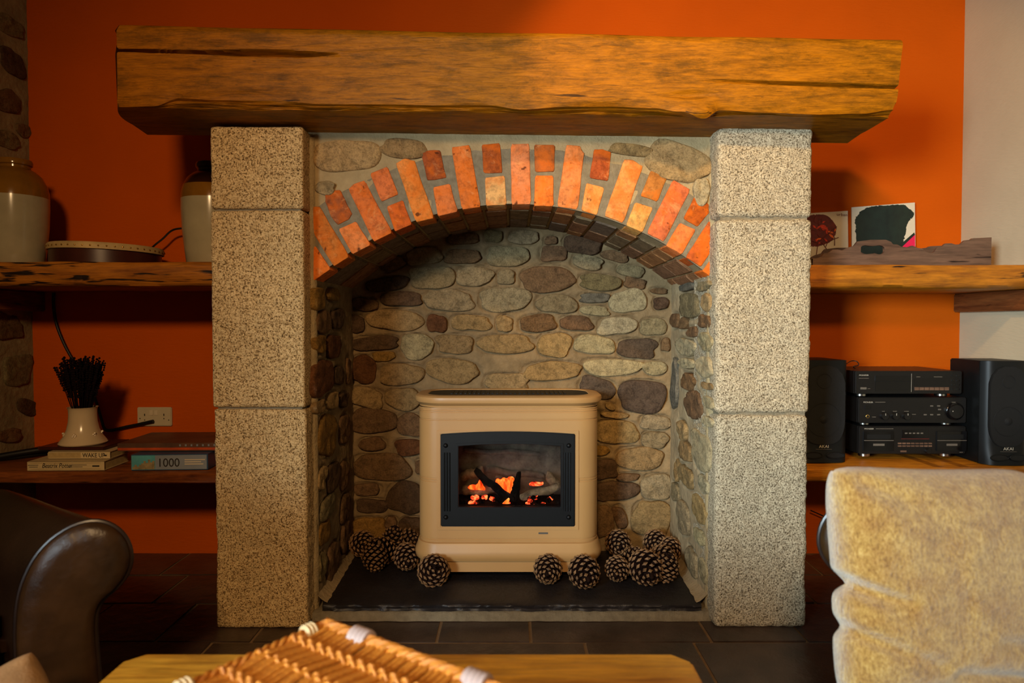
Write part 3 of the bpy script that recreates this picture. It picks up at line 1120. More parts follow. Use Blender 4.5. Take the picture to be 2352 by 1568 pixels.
for sg in (-1, 1):
    m = MB()
    rows = []
    for k in range(5):
        t = k / 4
        rows.append([Vector((sg * (RX + .002 - (.038 * t) * (1 - .4 * i / 40) + .004 * noise.noise(Vector((i * .4, k, sg)))), YS - .01 + (YA - YS) * i / 40, HZ + .03 * (1 - t) ** 1.5 + .001)) for i in range(41)])
    m.grid(rows)
    m.build('mortar_fillet', MT['mortar_pale'], hearth, ang=60)

# ================================================================== STOVE
SF = .30
SXC, SHX, SHY, SR = -.014, .341, .15, .074
SCY = SF + SHY
stove = thing('gas_stove', 'cream enamelled stove with black framed glass window and glowing logs', 'stove', (SXC, SCY, HZ))


def rr_path(hx, hy, r, off, z, xcuts=()):
    pts = []
    hx += off; hy += off; r = max(.004, r + off)
    fx = sorted(set([-(hx - r), hx - r] + [c - SXC for c in xcuts]))
    for x in fx: pts.append((x, -hy))
    for k in range(1, 9):
        a = -PI / 2 + PI / 2 * k / 9
        pts.append((hx - r + r * math.cos(a), -hy + r + r * math.sin(a)))
    pts.append((hx, -hy + r)); pts.append((hx, hy - r))
    for k in range(1, 9):
        a = PI / 2 * k / 9
        pts.append((hx - r + r * math.cos(a), hy - r + r * math.sin(a)))
    pts.append((hx - r, hy)); pts.append((-(hx - r), hy))
    for k in range(1, 9):
        a = PI / 2 + PI / 2 * k / 9
        pts.append((-(hx - r) + r * math.cos(a), hy - r + r * math.sin(a)))
    pts.append((-hx, hy - r)); pts.append((-hx, -hy + r))
    for k in range(1, 9):
        a = PI + PI / 2 * k / 9
        pts.append((-(hx - r) + r * math.cos(a), -hy + r + r * math.sin(a)))
    return [Vector((SXC + x, SCY + y, z)) for x, y in pts]


def sz(py): return PY(1176, py, SF).z


def sx(px): return PY(px, 1000, SF).x


ox0, ox1, oz0, oz1 = sx(1010), sx(1322), sz(1212), sz(988)
cuts = (ox0, ox1)


def rings(rows_, name, mat, holes=True, rad=SR):
    m = MB()
    R = [rr_path(SHX, SHY, rad, off, z, cuts if holes else ()) for off, z in rows_]
    m.grid(R, close_u=True)
    if holes:
        keep = []
        for f in m.f:
            c = sum((m.v[i] for i in f), Vector()) / 4
            keep.append(not (abs(c.y - SF) < .02 and ox0 < c.x < ox1 and oz0 < c.z < oz1))
        m.f = [f for f, k in zip(m.f, keep) if k]
        m.mi = [0] * len(m.f)
    return m.build(name, mat, stove, ang=32)


def groove(py):
    z = sz(py)
    return [(0, z - .0032), (-.0022, z - .002), (-.0022, z + .002), (0, z + .0032)]


rows = [(-.004, sz(1311)), (0, sz(1310)), (0, sz(1290)), (0, oz0 - .001)]
body = [(0, sz(1262))] + groove(1246) + groove(1238)[0:4] + [(0, sz(1230)), (0, oz0)] + groove(1105) + groove(1099) + [(0, oz1)]
body += groove(964) + groove(946) + groove(941) + [(0, sz(936))]
body = sorted(body, key=lambda r: r[1])
rings(body, 'body', MT['enamel'])
rings([(0, sz(1313)), (0, sz(1286))], 'plinth', MT['enamel'], False)
rings([(-.002, sz(1288)), (.010, sz(1287)), (.016, sz(1280)), (.018, sz(1273)), (.015, sz(1264)), (.009, sz(1257)), (.007, sz(1250)), (.004, sz(1247)), (-.002, sz(1246))], 'base_moulding', MT['enamel'], False)
ztr = sz(909)
rings([(-.002, sz(937)), (.003, sz(936)), (.004, sz(932)), (.010, sz(929)), (.018, sz(925)), (.021, sz(919)), (.019, sz(913)), (.012, sz(910)), (.002, ztr), (-.028, ztr), (-.030, ztr - .004)], 'top_rim', MT['enamel'], False, .108)
m = MB()
pth = rr_path(SHX, SHY, .108, -.0295, ztr - .003)
b = len(m.v); m.v += pth; m.cap(b, len(pth))
m.build('top_grille', MT['iron'], stove)
m = MB()
for i in range(26):
    x = SXC - .22 + .44 * i / 25
    m.box(x - .004, x + .004, SCY - .05, SCY + .06, ztr - .003, ztr - .0005)
m.build('grille_bars', MT['iron'], stove, smooth=False)['kind'] = 'stuff'
for ax, ay in ((-1, -1), (1, -1), (-1, 1), (1, 1)):
    m = MB()
    x = SXC + ax * (SHX - .058)
    y = SCY + ay * (SHY - .030)
    m.add([(x + dx * w, y + dy * w2, z) for z, w, w2 in ((HZ, .045, .028), (sz(1311), .056, .029)) for dx, dy in ((-1, -1), (1, -1), (1, 1), (-1, 1))],
          [(0, 3, 2, 1), (4, 5, 6, 7), (0, 1, 5, 4), (1, 2, 6, 5), (2, 3, 7, 6), (3, 0, 4, 7)])
    m.build('foot', MT['enamel'], stove, bevel=.008)


def frame_ring(outer, inner, y0, y1, name, mat, parent, bevel=.002):
    """outer and inner: same-length lists of (x,z)"""
    m = MB()
    rows = []
    for pts, y in ((outer, y1), (outer, y0), (inner, y0), (inner, y1)):
        rows.append([Vector((x, y, z)) for x, z in pts])
    m.grid(rows, close_u=True, close_v=True)
    return m.build(name, mat, parent, bevel=bevel, ang=30)


def arched(px0, px1, pyt, pyb, archpx, n=12, archb=0):
    x0, x1 = sx(px0), sx(px1)
    pts = []
    for i in range(n + 1):
        t = i / n
        pts.append((x0 + (x1 - x0) * t, sz(pyt - archpx * (1 - (2 * t - 1) ** 2))))
    for i in range(n + 1):
        t = 1 - i / n
        pts.append((x0 + (x1 - x0) * t, sz(pyb + archb * (1 - (2 * t - 1) ** 2))))
    return pts


frame_ring(arched(1003, 1330, 988, 1217, 1), arched(1012, 1321, 996, 1208, 6), SF - .004, SF + .012, 'window_bead', MT['enamel'], stove)
fr1 = frame_ring(arched(1012, 1321, 996, 1208, 6), arched(1051, 1290, 1021, 1165, 5), SF - .008, SF + .012, 'window_frame', MT['iron'], stove, .004)
frame_ring(arched(1046, 1295, 1017, 1169, 5), arched(1053, 1288, 1023, 1163, 5), SF - .011, SF + .010, 'window_lip', MT['iron'], stove, .002)
for px in (1024, 1306):
    for py in (1022, 1186):
        m = MB()
        m.lathe([(0, -.012), (.004, -.0115), (.007, -.009), (.009, -.004), (.009, .002)], n=16, M=Matrix.Translation((sx(px), SF - .004, sz(py))) @ Matrix.Rotation(-PI / 2, 4, 'X') @ Matrix.Scale(-1, 4, (0, 0, 1)) @ Matrix.Scale(-1, 4, (0, 0, 1)))
        m.build('frame_bolt', MT['iron'], fr1)
    for k in range(3):
        m = MB()
        xx = sx(px + (-6 + 6 * k) + (3 if px < 1100 else -3) * 1)
        m.tube([(xx, SF - .009, sz(1172)), (xx, SF - .009, sz(1038))], .0028, 8)
        m.build('frame_reed', MT['iron'], fr1)
m = MB()
m.box(sx(1050), sx(1291), SF + .002, SF + .005, sz(1168), sz(1012))
m.build('window_glass', MT['glass'], stove, smooth=False)
# firebox
m = MB()
bx0, bx1, bz0, bz1, by1 = sx(1040), sx(1302), sz(1176), sz(1006), SF + .20
m.box(bx0, bx1, by1, by1 + .01, bz0, bz1)
m.box(bx0 - .01, bx0, SF + .013, by1, bz0, bz1)
m.box(bx1, bx1 + .01, SF + .013, by1, bz0, bz1)
m.box(bx0, bx1, SF + .013, by1, bz0 - .01, bz0)
m.box(bx0, bx1, SF + .013, by1, bz1, bz1 + .01)
m.build('firebox', MT['firebrick'], stove, smooth=False)
YL = SF + .07


def log(p0, p1, r0, r1, name, mat, seed, y0=YL, y1=None, n=10):
    A, B = PY(p0[0], p0[1], y0), PY(p1[0], p1[1], y1 if y1 is not None else y0)
    m = MB()
    K = 14
    pts = [A.lerp(B, k / K) + Vector((0, 0, .004 * math.sin(k * .7 + seed))) for k in range(K + 1)]
    rr = [(r0 + (r1 - r0) * k / K) * (1 + .16 * noise.noise(Vector((k * .8, seed, 0)))) * (.75 if k in (0, K) else 1) for k in range(K + 1)]
    m.tube(pts, rr, 12)
    for i, p in enumerate(m.v):
        m.v[i] = p + Vector((noise.noise(p * 90), noise.noise(p * 90 + Vector((5, 0, 0))), noise.noise(p * 90 + Vector((0, 9, 0))))) * .004
    return m.build(name, mat, stove, ang=60)


log((1062, 1128), (1180, 1118), .020, .016, 'ceramic_log', MT['log'], 1, YL + .06)
log((1092, 1080), (1170, 1148), .013, .017, 'ceramic_log', MT['char'], 2, YL)
log((1180, 1150), (1192, 1084), .020, .009, 'ceramic_log', MT['char'], 3, YL - .01)
log((1195, 1140), (1282, 1118), .014, .016, 'ceramic_log', MT['log'], 4, YL - .01)
log((1060, 1095), (1110, 1080), .018, .020, 'ceramic_log', MT['log'], 5, YL + .11)
log((1255, 1090), (1285, 1118), .018, .016, 'ceramic_log', MT['log'], 6, YL + .08)
log((1120, 1080), (1250, 1092), .015, .013, 'ceramic_log', MT['firebrick'], 7, YL + .12)
log((1068, 1034), (1240, 1040), .012, .010, 'ceramic_log', MT['firebrick'], 8, YL + .125)


def flame(pts, y, name, mat, th=.01):
    P = chaikin([(PY(a, b, y).x, PY(a, b, y).z) for a, b in pts], 1)
    m = MB()
    m.prism(P, Frame((0, y, 0), (1, 0, 0), (0, 0, 1), (0, -1, 0)), -th, th)
    return m.build(name, mat, stove, bevel=.002)


flame([(1136, 1106), (1142, 1098), (1150, 1102), (1156, 1096), (1164, 1100), (1170, 1094), (1182, 1096), (1180, 1115), (1176, 1134), (1166, 1128), (1150, 1120)], YL + .03, 'flame', MT['flame'])
flame([(1072, 1120), (1082, 1112), (1096, 1114), (1102, 1098), (1108, 1112), (1118, 1126), (1100, 1124), (1084, 1124)], YL + .03, 'flame', MT['flame'], .006)
flame([(1212, 1112), (1226, 1104), (1238, 1108), (1250, 1106), (1246, 1114), (1224, 1116)], YL + .05, 'flame', MT['ember'], .008)
flame([(1150, 1160), (1160, 1150), (1172, 1140), (1168, 1156), (1166, 1164), (1150, 1164)], YL - .02, 'flame', MT['flame'], .006)
rnd = random.Random(12)
for i in range(60):
    px = rnd.uniform(1058, 1285)
    py = rnd.uniform(1146, 1163) if i < 34 else rnd.uniform(1136, 1148)
    y = YL + rnd.uniform(-.03, .02)
    c = PY(px, py, y)
    r = rnd.uniform(.006, .012)
    m = MB()
    vs = []
    m.lathe([(0.0005, -r), (r * .8, -r * .5), (r, 0), (r * .75, r * .6), (.0005, r)], c, 7)
    for k, p in enumerate(m.v):
        m.v[k] = p + Vector((noise.noise(p * 120), 0, noise.noise(p * 120 + Vector((3, 0, 0))))) * .006
    hot = (1075 < px < 1135) or (1190 < px < 1232) or (1240 < px < 1280) or 1150 < px < 1170
    m.build('coal', MT['ember'] if hot and i % 4 else MT['char'], stove, ang=30)
m = MB()
m.box(bx0, bx1, SF + .02, by1 - .01, bz0, sz(1164))
m.build('ember_bed', MT['char'], stove, smooth=False)
m = MB(); m.box(sx(1237), sx(1259), SF - .0015, SF + .001, sz(1226), sz(1222)); m.build('badge', MT['printd'], stove, smooth=False)

# ================================================================== PINE CONES
def cone_mesh(seed, N=84, L=.105, R=.040):
    rnd = random.Random(seed)
    core = MB()
    core.lathe([(R * .5 * math.sin(PI * (k / 10) ** .8) + .002, -L / 2 + L * k / 10) for k in range(11)], n=10)
    sc = MB()
    for i in range(N):
        t = (i + .5) / N
        a = i * 2.39996
        zz_ = -L / 2 * .92 + L * .9 * t
        rr = R * (math.sin(PI * (t * .86 + .11)) ** .65)
        tilt = -.5 + 1.25 * t
        w = .0108 * (.75 + .5 * math.sin(PI * t)) * rnd.uniform(.9, 1.1)
        hgt = .0068
        er = Vector((math.cos(a), math.sin(a), 0))
        et = Vector((-math.sin(a), math.cos(a), 0))
        d = (er * math.cos(tilt) + Vector((0, 0, 1)) * math.sin(tilt)).normalized()
        up = d.cross(et) * -1
        base_ = er * rr * .25 + Vector((0, 0, zz_ - .012 * t))
        tip = er * rr + Vector((0, 0, zz_))
        v = [base_ - et * w * .4, base_ + et * w * .4, tip - et * w * .72, tip + up * hgt * .8, tip + et * w * .72, tip - up * hgt * .8, tip + d * .005]
        sc.cur = 0
        sc.add(v, [(0, 1, 4, 3), (0, 3, 2), (1, 0, 5), (0, 2, 5), (1, 5, 4)])
        sc.cur = 1
        sc.add(v, [(2, 3, 6), (3, 4, 6), (4, 5, 6), (5, 2, 6)])
    return core, sc


cone_src = []
for k in range(3):
    co, sc = cone_mesh(k, L=(.112, .096, .120)[k], R=(.040, .040, .045)[k])
    o1 = co.build('pc', MT['cone'])
    o2 = sc.build('scales', [MT['cone'], MT['tip']], smooth=False)
    cone_src.append((o1.data, o2.data))
    bpy.data.objects.remove(o1); bpy.data.objects.remove(o2)
#        px   py   depth y  variant scale  rot(x,y,z)   label
CN = [(833, 1248, .50, 1, 1.0, (80, 0, 30), 'pine cone farthest left, in the corner of the alcove'),
      (871, 1264, .44, 2, .95, (70, 0, -60), 'pine cone lying sideways behind the lowest cone of the left heap'),
      (903, 1237, .52, 0, .95, (20, 10, 0), 'dark pine cone standing upright at the back of the left heap'),
      (938, 1240, .54, 1, .92, (80, 0, 60), 'pine cone against the wall just left of the stove'),
      (861, 1299, .38, 1, .95, (150, 0, 20), 'pale-tipped pine cone at the front of the left heap'),
      (934, 1279, .36, 0, .95, (100, 30, 20), 'pine cone leaning beside the left base of the stove'),
      (996, 1330, .24, 2, 1.0, (60, 25, 0), 'large pine cone before the left foot of the stove'),
      (1258, 1339, .25, 0, 1.0, (95, 70, 0), 'pine cone lying on its side under the right of the stove'),
      (1342, 1336, .22, 2, 1.0, (100, -50, 0), 'large pine cone before the right foot of the stove'),
      (1420, 1247, .50, 0, 1.0, (90, 85, 0), 'dark pine cone at the back just right of the stove'),
      (1417, 1328, .27, 1, .88, (110, 40, 0), 'small round pine cone at the left front of the right heap'),
      (1453, 1284, .36, 0, .95, (40, 20, 20), 'pine cone upright behind the large front cone of the right heap'),
      (1506, 1246, .50, 0, .95, (90, 60, 0), 'pine cone at the back of the right heap by the wall'),
      (1538, 1262, .46, 1, .95, (80, -50, 0), 'pine cone in the right back corner of the alcove'),
      (1524, 1284, .36, 1, 1.0, (70, 90, 0), 'reddish pine cone lying above the pale round one'),
      (1484, 1328, .25, 2, 1.08, (100, -40, 0), 'largest pine cone at the front of the right heap'),
      (1529, 1324, .27, 1, .95, (176, 5, 0), 'pale pine cone showing its round base, rightmost in front')]
for px, py, y, k, s_, rt, lab in CN:
    p = PY(px, py, y)
    rz = .054 * s_
    p.z = max(p.z, HZ + rz)
    o = bpy.data.objects.new('pine_cone', cone_src[k][0])
    C.objects.link(o)
    o.location = p
    o.rotation_euler = [math.radians(a) for a in rt]
    o.scale = (s_ * 1.24,) * 3
    setp(o, lab, 'pine cone', 'pine cones on the hearth')
    c = bpy.data.objects.new('scales', cone_src[k][1])
    C.objects.link(c)
    c.parent = o
    c['kind'] = 'stuff'

# ================================================================== SHELVES
def shelf(name, lab, x0, x1, yf, z0, z1, mat, seed, grp=None, taper=0.0):
    m = MB()
    n = 80
    rows = []
    for (yy, zf, kk) in ((WB - .003, 1, 0), (yf + .01, 1, .2), (yf, .86, 1), (yf + .002, .5, 1), (yf + .004, .14, 1), (yf + .016, 0, .6), (WB - .003, 0, 0)):
        row = []
        for i in range(n + 1):
            x = x0 + (x1 - x0) * i / n
            w = noise.noise(Vector((x * 5, seed, zf * 2))) * .006 * kk + noise.noise(Vector((x * 22, seed, zf * 4))) * .002 * kk
            row.append(Vector((x, yy + w, z0 + (z1 - z0) * zf + (.003 * noise.noise(Vector((x * 4, seed + 3, zf))) if kk else 0))))
        rows.append(row)
    b = m.grid(rows, close_v=True)
    m.f.append([b + k * (n + 1) for k in range(7)]); m.mi.append(0)
    m.f.append([b + k * (n + 1) + n for k in range(7)][::-1]); m.mi.append(0)
    o = m.build(name, mat, ang=50)
    return setp(o, lab, 'shelf', grp)


ZUL = PY(300, 601, .26).z
ZUL0 = PY(300, 656, .26).z
ZUR = PY(2000, 608, .28).z
ZUR0 = PY(2000, 662, .28).z
ZLL = PY(300, 1084, .22).z
ZLL0 = PY(300, 1112, .22).z
ZLR = PY(2000, 1073, .28).z
ZLR0 = PY(2000, 1109, .28).z
shelf('wooden_shelf', 'pitted worm-eaten wooden shelf holding the stoneware jars, upper left', WL + .022, -.99, .26, ZUL0, ZUL, MT['shelf_pit'], 1)
shelf('wooden_shelf', 'dark stained wooden shelf holding vase and books, lower left', WL + .022, -.99, .22, ZLL0, ZLL, MT['shelf_dark'], 2)
shelf('wooden_shelf', 'golden wooden shelf holding cards and scalloped tray, upper right', .985, WR - .003, .28, ZUR0, ZUR, MT['shelf'], 3)
shelf('wooden_shelf', 'golden wooden shelf under the stereo and speakers, lower right', .985, WR - .003, .28, ZLR0, ZLR, MT['shelf'], 4)
for lab, x0, x1, zt, y0, hh in (('dark wooden batten under the upper left shelf', WL + .02, WL + .062, ZUL0, .24, .085),
                                ('brown wooden batten under the upper right shelf on white wall', WR - .032, WR - .003, ZUR0, .22, .08),
                                ('dark batten under the lower left shelf', WL + .02, WL + .062, ZLL0, .24, .06),
                                ('batten under the lower right shelf behind the cushion', WR - .032, WR - .003, ZLR0, .3, .06)):
    m = MB()
    m.box(x0, x1, y0, WB - .004, zt - hh, zt - .001)
    setp(m.build('shelf_batten', MT['batten'], bevel=.004), lab, 'batten')

# ================================================================== LEFT SHELF THINGS
def jar(px, y, name_lab, H=.41, R=.113, dark=False, x=None, band=None):
    c = PY(px, 600, y)
    x = c.x
    t = thing('stoneware_jar', name_lab, 'jar', (x, y, ZUL + .003), group=None)
    s = H / .41
    m = MB()
    prof = [(.001, 0), (R * .80, 0), (R * .84, .006), (R * .90, .06), (R * .97, .14), (R, .22), (R, .262)]
    m.lathe([(r, z * s) for r, z in prof], (x, y, ZUL + .003), 56)
    m.build('lower_body', MT['stonew'], t)
    m = MB()
    prof = [(R * .999, .262), (R * .985, .29), (R * .93, .315)]
    m.lathe([(r, z * s) for r, z in prof], (x, y, ZUL + .003), 56)
    m.build('glazed_band', MT['glaze_br'], t)
    m = MB()
    prof = [(R * .93, .315), (R * .80, .345), (R * .62, .365), (R * .50, .372), (R * .47, .376), (R * .47, .384), (R * .52, .388), (R * .53, .40), (R * .50, .408), (R * .40, .41), (R * .38, .36)]
    m.lathe([(r, z * s) for r, z in prof], (x, y, ZUL + .003), 56)
    m.build('neck', MT['glaze_dk'] if dark else MT['glaze_br'], t)
    return t


jar(38, .44, 'stoneware jar with ochre shoulder at the far left of the shelf')
jar(490, .50, 'stoneware jar with dark brown neck half hidden by the pillar', dark=True, R=.116)

# drum
c = PY(246, 600, .49)
DX, DY, DZ, DR, DH = c.x, .49, ZUL + .003, .207, .074
drum = thing('hand_drum', 'shallow round drum with studded skin rim lying on the shelf', 'drum', (DX, DY, DZ))
m = MB()
m.lathe([(.001, 0), (DR - .012, 0), (DR - .012, DH), (.001, DH)], (DX, DY, DZ), 64)
m.build('shell', MT['drum'], drum)
m = MB()
tm = Matrix.Translation((DX, DY, DZ)) @ Matrix.Rotation(math.radians(1.2), 4, 'Y')
m.lathe([(DR - .009, DH - .022), (DR - .004, DH - .022), (DR - .003, DH - .004), (DR - .008, DH + .003), (.001, DH + .004)], n=64, M=tm)
m.build('skin', MT['vellum'], drum)
m = MB()
for i in range(48):
    a = 2 * PI * i / 48
    q = tm @ Vector(((DR - .003) * math.cos(a), (DR - .003) * math.sin(a), DH - .011))
    m.lathe([(.0001, .003), (.0025, .002), (.0035, 0)], n=8, M=Matrix.Translation(q) @ Matrix.Rotation(a, 4, 'Z') @ Matrix.Rotation(PI / 2, 4, 'Y'))
m.build('tacks', MT['brass'], drum)['kind'] = 'stuff'
m = MB()
m.tube([(DX - .02, DY + .05, DZ + DH + .012), (DX + .04, DY + .03, DZ + DH + .012)], [.007, .009], 8)
setp(m.build('drum_beater', MT['drum']), 'small dark beater lying on top of the round drum', 'beater')


def spline(pts, k=6):
    P = [Vector(p) for p in pts]
    out = []
    for i in range(len(P) - 1):
        p0, p1, p2, p3 = P[max(i - 1, 0)], P[i], P[i + 1], P[min(i + 2, len(P) - 1)]
        for j in range(k):
            t = j / k
            out.append(.5 * ((2 * p1) + (-p0 + p2) * t + (2 * p0 - 5 * p1 + 4 * p2 - p3) * t * t + (-p0 + 3 * p1 - 3 * p2 + p3) * t ** 3))
    out.append(P[-1])
    return out


m = MB()
m.tube(spline([PY(330, 592, .68), PY(352, 566, .66), PY(374, 548, .66), (PY(392, 531, .66)), PY(410, 525, .66), PY(440, 526, .67), PY(470, 545, .69)]), .0042, 8)
setp(m.build('power_cable', MT['black']), 'thin black cable arching behind the drum to the dark-necked jar', 'cable')
# thick cable to socket
m = MB()
m.tube(spline([PY(124, 672, .735), PY(123, 700, .735), PY(130, 745, .735), PY(150, 795, .735), PY(176, 840, .735), PY(200, 880, .735), PY(218, 915, .735), PY(232, 960, .735), PY(240, 984, .733),
               PY(255, 988, .733), PY(290, 980, .733), PY(325, 973, .73), PY(352, 967, .726)]), [.0062] * 48 + [.0066] * 18 + [.0075] * 7, 10)
setp(m.build('power_cable', MT['black']), 'thick black cable running down the orange wall behind the vase', 'cable')
# socket
c0, c1 = PY(316, 978, .74), PY(394, 935, .74)
so = thing('wall_socket', 'white double wall socket on the orange wall', 'socket', ((c0.x + c1.x) / 2, .745, c0.z))
m = MB()
m.box(c0.x, c1.x, .738, WB, c0.z, c1.z)
fp = m.build('face_plate', MT['plastic_w'], so, bevel=.003)
W_ = c1.x - c0.x; H_ = c1.z - c0.z
for u in (.42, .56):
    m = MB()
    m.box(c0.x + W_ * (u - .05), c0.x + W_ * (u + .05), .735, .739, c0.z + H_ * .58, c0.z + H_ * .84)
    m.build('rocker_switch', MT['card'], fp, bevel=.001)
for u in (.15, .85):
    for du, v, hh in ((.07 if u < .5 else -.07, .60, .10), (-.07, .40, .05), (.07, .32, .05)):
        m = MB()
        m.box(c0.x + W_ * (u + du - .012), c0.x + W_ * (u + du + .012), .7372, .7384, c0.z + H_ * (v - hh * .6), c0.z + H_ * (v + hh * .6))
        m.build('pin_hole', MT['black'], fp, smooth=False)

# books
def bookbox(name, lab, c, size, rz, mats, cat='book', local_text=None):
    t = thing(name, lab, cat, c, (0, 0, rz))
    w, d, h = size
    m = MB()
    th = .002
    m.box(-w / 2, w / 2, -d / 2, d / 2, h - th, h)
    m.box(-w / 2, w / 2, -d / 2, d / 2, 0, th)
    m.box(-w / 2, w / 2, -d / 2, -d / 2 + th, 0, h)
    m.build('cover', mats[0], t, local=True, smooth=False)
    m = MB()
    m.box(-w / 2 + .003, w / 2 - .003, -d / 2 + .002, d / 2 - .003, th, h - th)
    m.build('pages', mats[1], t, local=True, smooth=False)
    return t


def PXat(px, y): return (px - 1176) * (y - CAM.y) / FPX


yb = .235
b1x0, b1x1 = PXat(57, yb), PXat(231, yb)
bk1 = bookbox('book', 'wide cream paperback at the bottom of the pile under the vase', ((b1x0 + b1x1) / 2, yb + .085, ZLL + .002), (b1x1 - b1x0, .17, .034), math.radians(2), (MT['cover'], MT['paper']))
y2 = .275
b2x0, b2x1 = PXat(106, y2), PXat(247, y2)
bk2 = bookbox('book', 'pale paperback with bold black title lying on the wide book', ((b2x0 + b2x1) / 2, y2 + .065, ZLL + .0375), (b2x1 - b2x0, .13, .027), math.radians(1), (MT['cover2'], MT['paper']))
w1 = b1x1 - b1x0; w2 = b2x1 - b2x0
R90 = (PI / 2, 0, 0)
text('Beatrix Potter', .024, (-.085, -.0855, .011), bk1, MT['ink'], R90, sx=.78, shear=.25, local=True)
def mark(par, x0, x1, z0, z1, y, mat, name='small_print'):
    m = MB()
    m.box(x0, x1, y - .0003, y + .0003, z0, z1)
    return m.build(name, mat, par, local=True, smooth=False)


for a_, b_, c_ in ((-.135, -.098, .020), (-.130, -.100, .013), (.012, .075, .020), (.012, .060, .013)):
    mark(bk1, a_, b_, c_, c_ + .002, -.0856, MT['printd'])
mark(bk1, .095, .120, .014, .019, -.0856, MT['ink'])
for a, b_ in ((-w1 / 2 + .012, w1 / 2 - .012),):
    m = MB(); m.box(a, b_, -.0856, -.085, .006, .0068); m.box(a, b_, -.0856, -.085, .0275, .0283)
    m.build('spine_line', MT['brass'], bk1, local=True, smooth=False)
text('WAKE UP', .023, (.012, -.0655, .0055), bk2, MT['ink'], R90, sx=.82, local=True)
mark(bk2, w2 / 2 - .022, w2 / 2 - .012, .010, .015, -.0656, MT['ink'])
m = MB()
m.box(-.115, .005, -.0656, -.065, .004, .023)
m.build('spine_picture', MT['paper'], bk2, local=True, smooth=False)
# dark board under the vase
m = MB()
ym = .37
m.box(PXat(112, ym), PXat(262, ym), ym - .075, ym + .10, ZLL + .066, ZLL + .078)
setp(m.build('wooden_board', MT['drum'], bevel=.003), 'thin dark board on the books under the white vase', 'board')
vz = ZLL + .079
vx, vy = PXat(187, .37), .37
vs_ = FPX / (vy - CAM.y)
k = 1 / vs_
vase = thing('vase', 'white waisted pottery vase standing on the books', 'vase', (vx, vy, vz))
m = MB()
hV = PY(187, 934, vy).z - vz
prof = [(.001, 0), (48, 0), (50, .03), (47, .09), (39, .22), (33, .40), (29.5, .6), (28.5, .8), (29, .93), (31, .985), (32, 1.0), (30, 1.0), (27, .9), (27, .5)]
m.lathe([(r * k, z * hV) for r, z in prof], (vx, vy, vz), 48)
m.build('vase_body', MT['vase'], vase)
m = MB()
for a in (PI * 1.15, PI * 1.5, PI * 1.85, .3):
    for j in range(5):
        q = Vector((vx + .064 * math.cos(a + .05 * j) * (1 - .1 * abs(j - 2) / 2), vy + .064 * math.sin(a + .05 * j), vz + hV * (.25 + .03 * (j % 3))))
        m.lathe([(.0005, .004), (.004, .002), (.005, -.002), (.0005, -.005)], q, 8)
m.build('relief_flowers', MT['vase'], vase)['kind'] = 'stuff'
# lavender
m = MB()
mf = MB()
rnd = random.Random(21)
top = PY(190, 830, vy).z
for i in range(120):
    a = rnd.uniform(0, 2 * PI); q = math.sqrt(rnd.random())
    bx, by = vx + .022 * q * math.cos(a), vy + .022 * q * math.sin(a)
    sp = .078 * q * (1.2 if rnd.random() < .15 else 1)
    zt = vz + hV * .8 + (top - vz - hV * .8) * rnd.uniform(.66, 1.03)
    e = Vector((vx + sp * math.cos(a), vy + sp * .7 * math.sin(a), zt))
    b0 = Vector((bx, by, vz + hV * .6))
    mid = b0.lerp(e, .5) + Vector((0, 0, .01))
    m.tube([b0, mid, e], .0011, 4)
    d = (e - mid).normalized()
    for j in range(11):
        c = e - d * (.009 * j - .012)
        r = .0048 * rnd.uniform(.7, 1.2)
        mf.lathe([(.0003, -r), (r, -r * .2), (r * .7, r * .7), (.0003, r)], c + Vector((rnd.uniform(-.002, .002), rnd.uniform(-.002, .002), 0)), 5)
lav = thing('dried_lavender', 'dark bunch of dried lavender standing in the white vase', 'dried flowers', (vx, vy, vz + hV * .6))
m.build('stems', MT['dried'], lav)['kind'] = 'stuff'
mf.build('flower_heads', MT['dried'], lav, smooth=False)['kind'] = 'stuff'
# dark strap at far left
m = MB()
m.tube(spline([(-2.06, .30, ZLL + .014), (-1.95, .42, ZLL + .028), (-1.86, .5, ZLL + .034), (-1.80, .58, ZLL + .02), (-1.76, .64, ZLL + .010)]), .012, 10)
m.tube(spline([(-2.04, .36, ZLL + .012), (-1.92, .47, ZLL + .014), (-1.84, .58, ZLL + .012)]), .010, 10)
setp(m.build('leather_strap', MT['black']), 'coiled dark strap lying at the left end of the lower shelf', 'strap')

# puzzle boxes
def flatbox(name, lab, x0, x1, y0, d, z0, h, mat, rz, cat='box'):
    c = ((x0 + x1) / 2, y0 + d / 2, z0)
    t = thing(name, lab, cat, c, (0, 0, rz))
    w = (x1 - x0)
    m = MB(); m.box(-w / 2, w / 2, -d / 2, d / 2, 0, h)
    m.build('lid', mat, t, local=True, bevel=.001)
    return t, w


yp = .245
bx, w = flatbox('puzzle_box', 'blue jigsaw box with a castle picture and big number on its side', PXat(296, yp), PXat(468, yp), yp, .19, ZLL + .002, .058, MT['blue'], math.radians(3.5))
bx.location.z = ZLL + .002
hB = .058
m = MB(); m.box(-w / 2 + .001, -w / 2 + .085, -.0956, -.095, .003, hB - .003); m.build('sky_picture', MT['teal'], bx, local=True, smooth=False)
m = MB()
for i, (a, hh) in enumerate(((.005, .012), (.012, .02), (.019, .013), (.028, .02), (.036, .026), (.044, .036), (.052, .028), (.060, .042), (.068, .030), (.075, .036))):
    m.box(-w / 2 + a, -w / 2 + a + .008, -.0962, -.0955, .004, .004 + hh * .85)
m.build('castle_picture', MT['castle'], bx, local=True, smooth=False)
m = MB(); m.box(-w / 2 + .085, w / 2 - .004, -.0955, -.095, .003, hB - .003); m.build('title_panel', MT['greyb'], bx, local=True, smooth=False)
text('1000', .044, (-w / 2 + .092, -.0958, .013), bx, MT['ink'], R90, sx=.92, local=True)
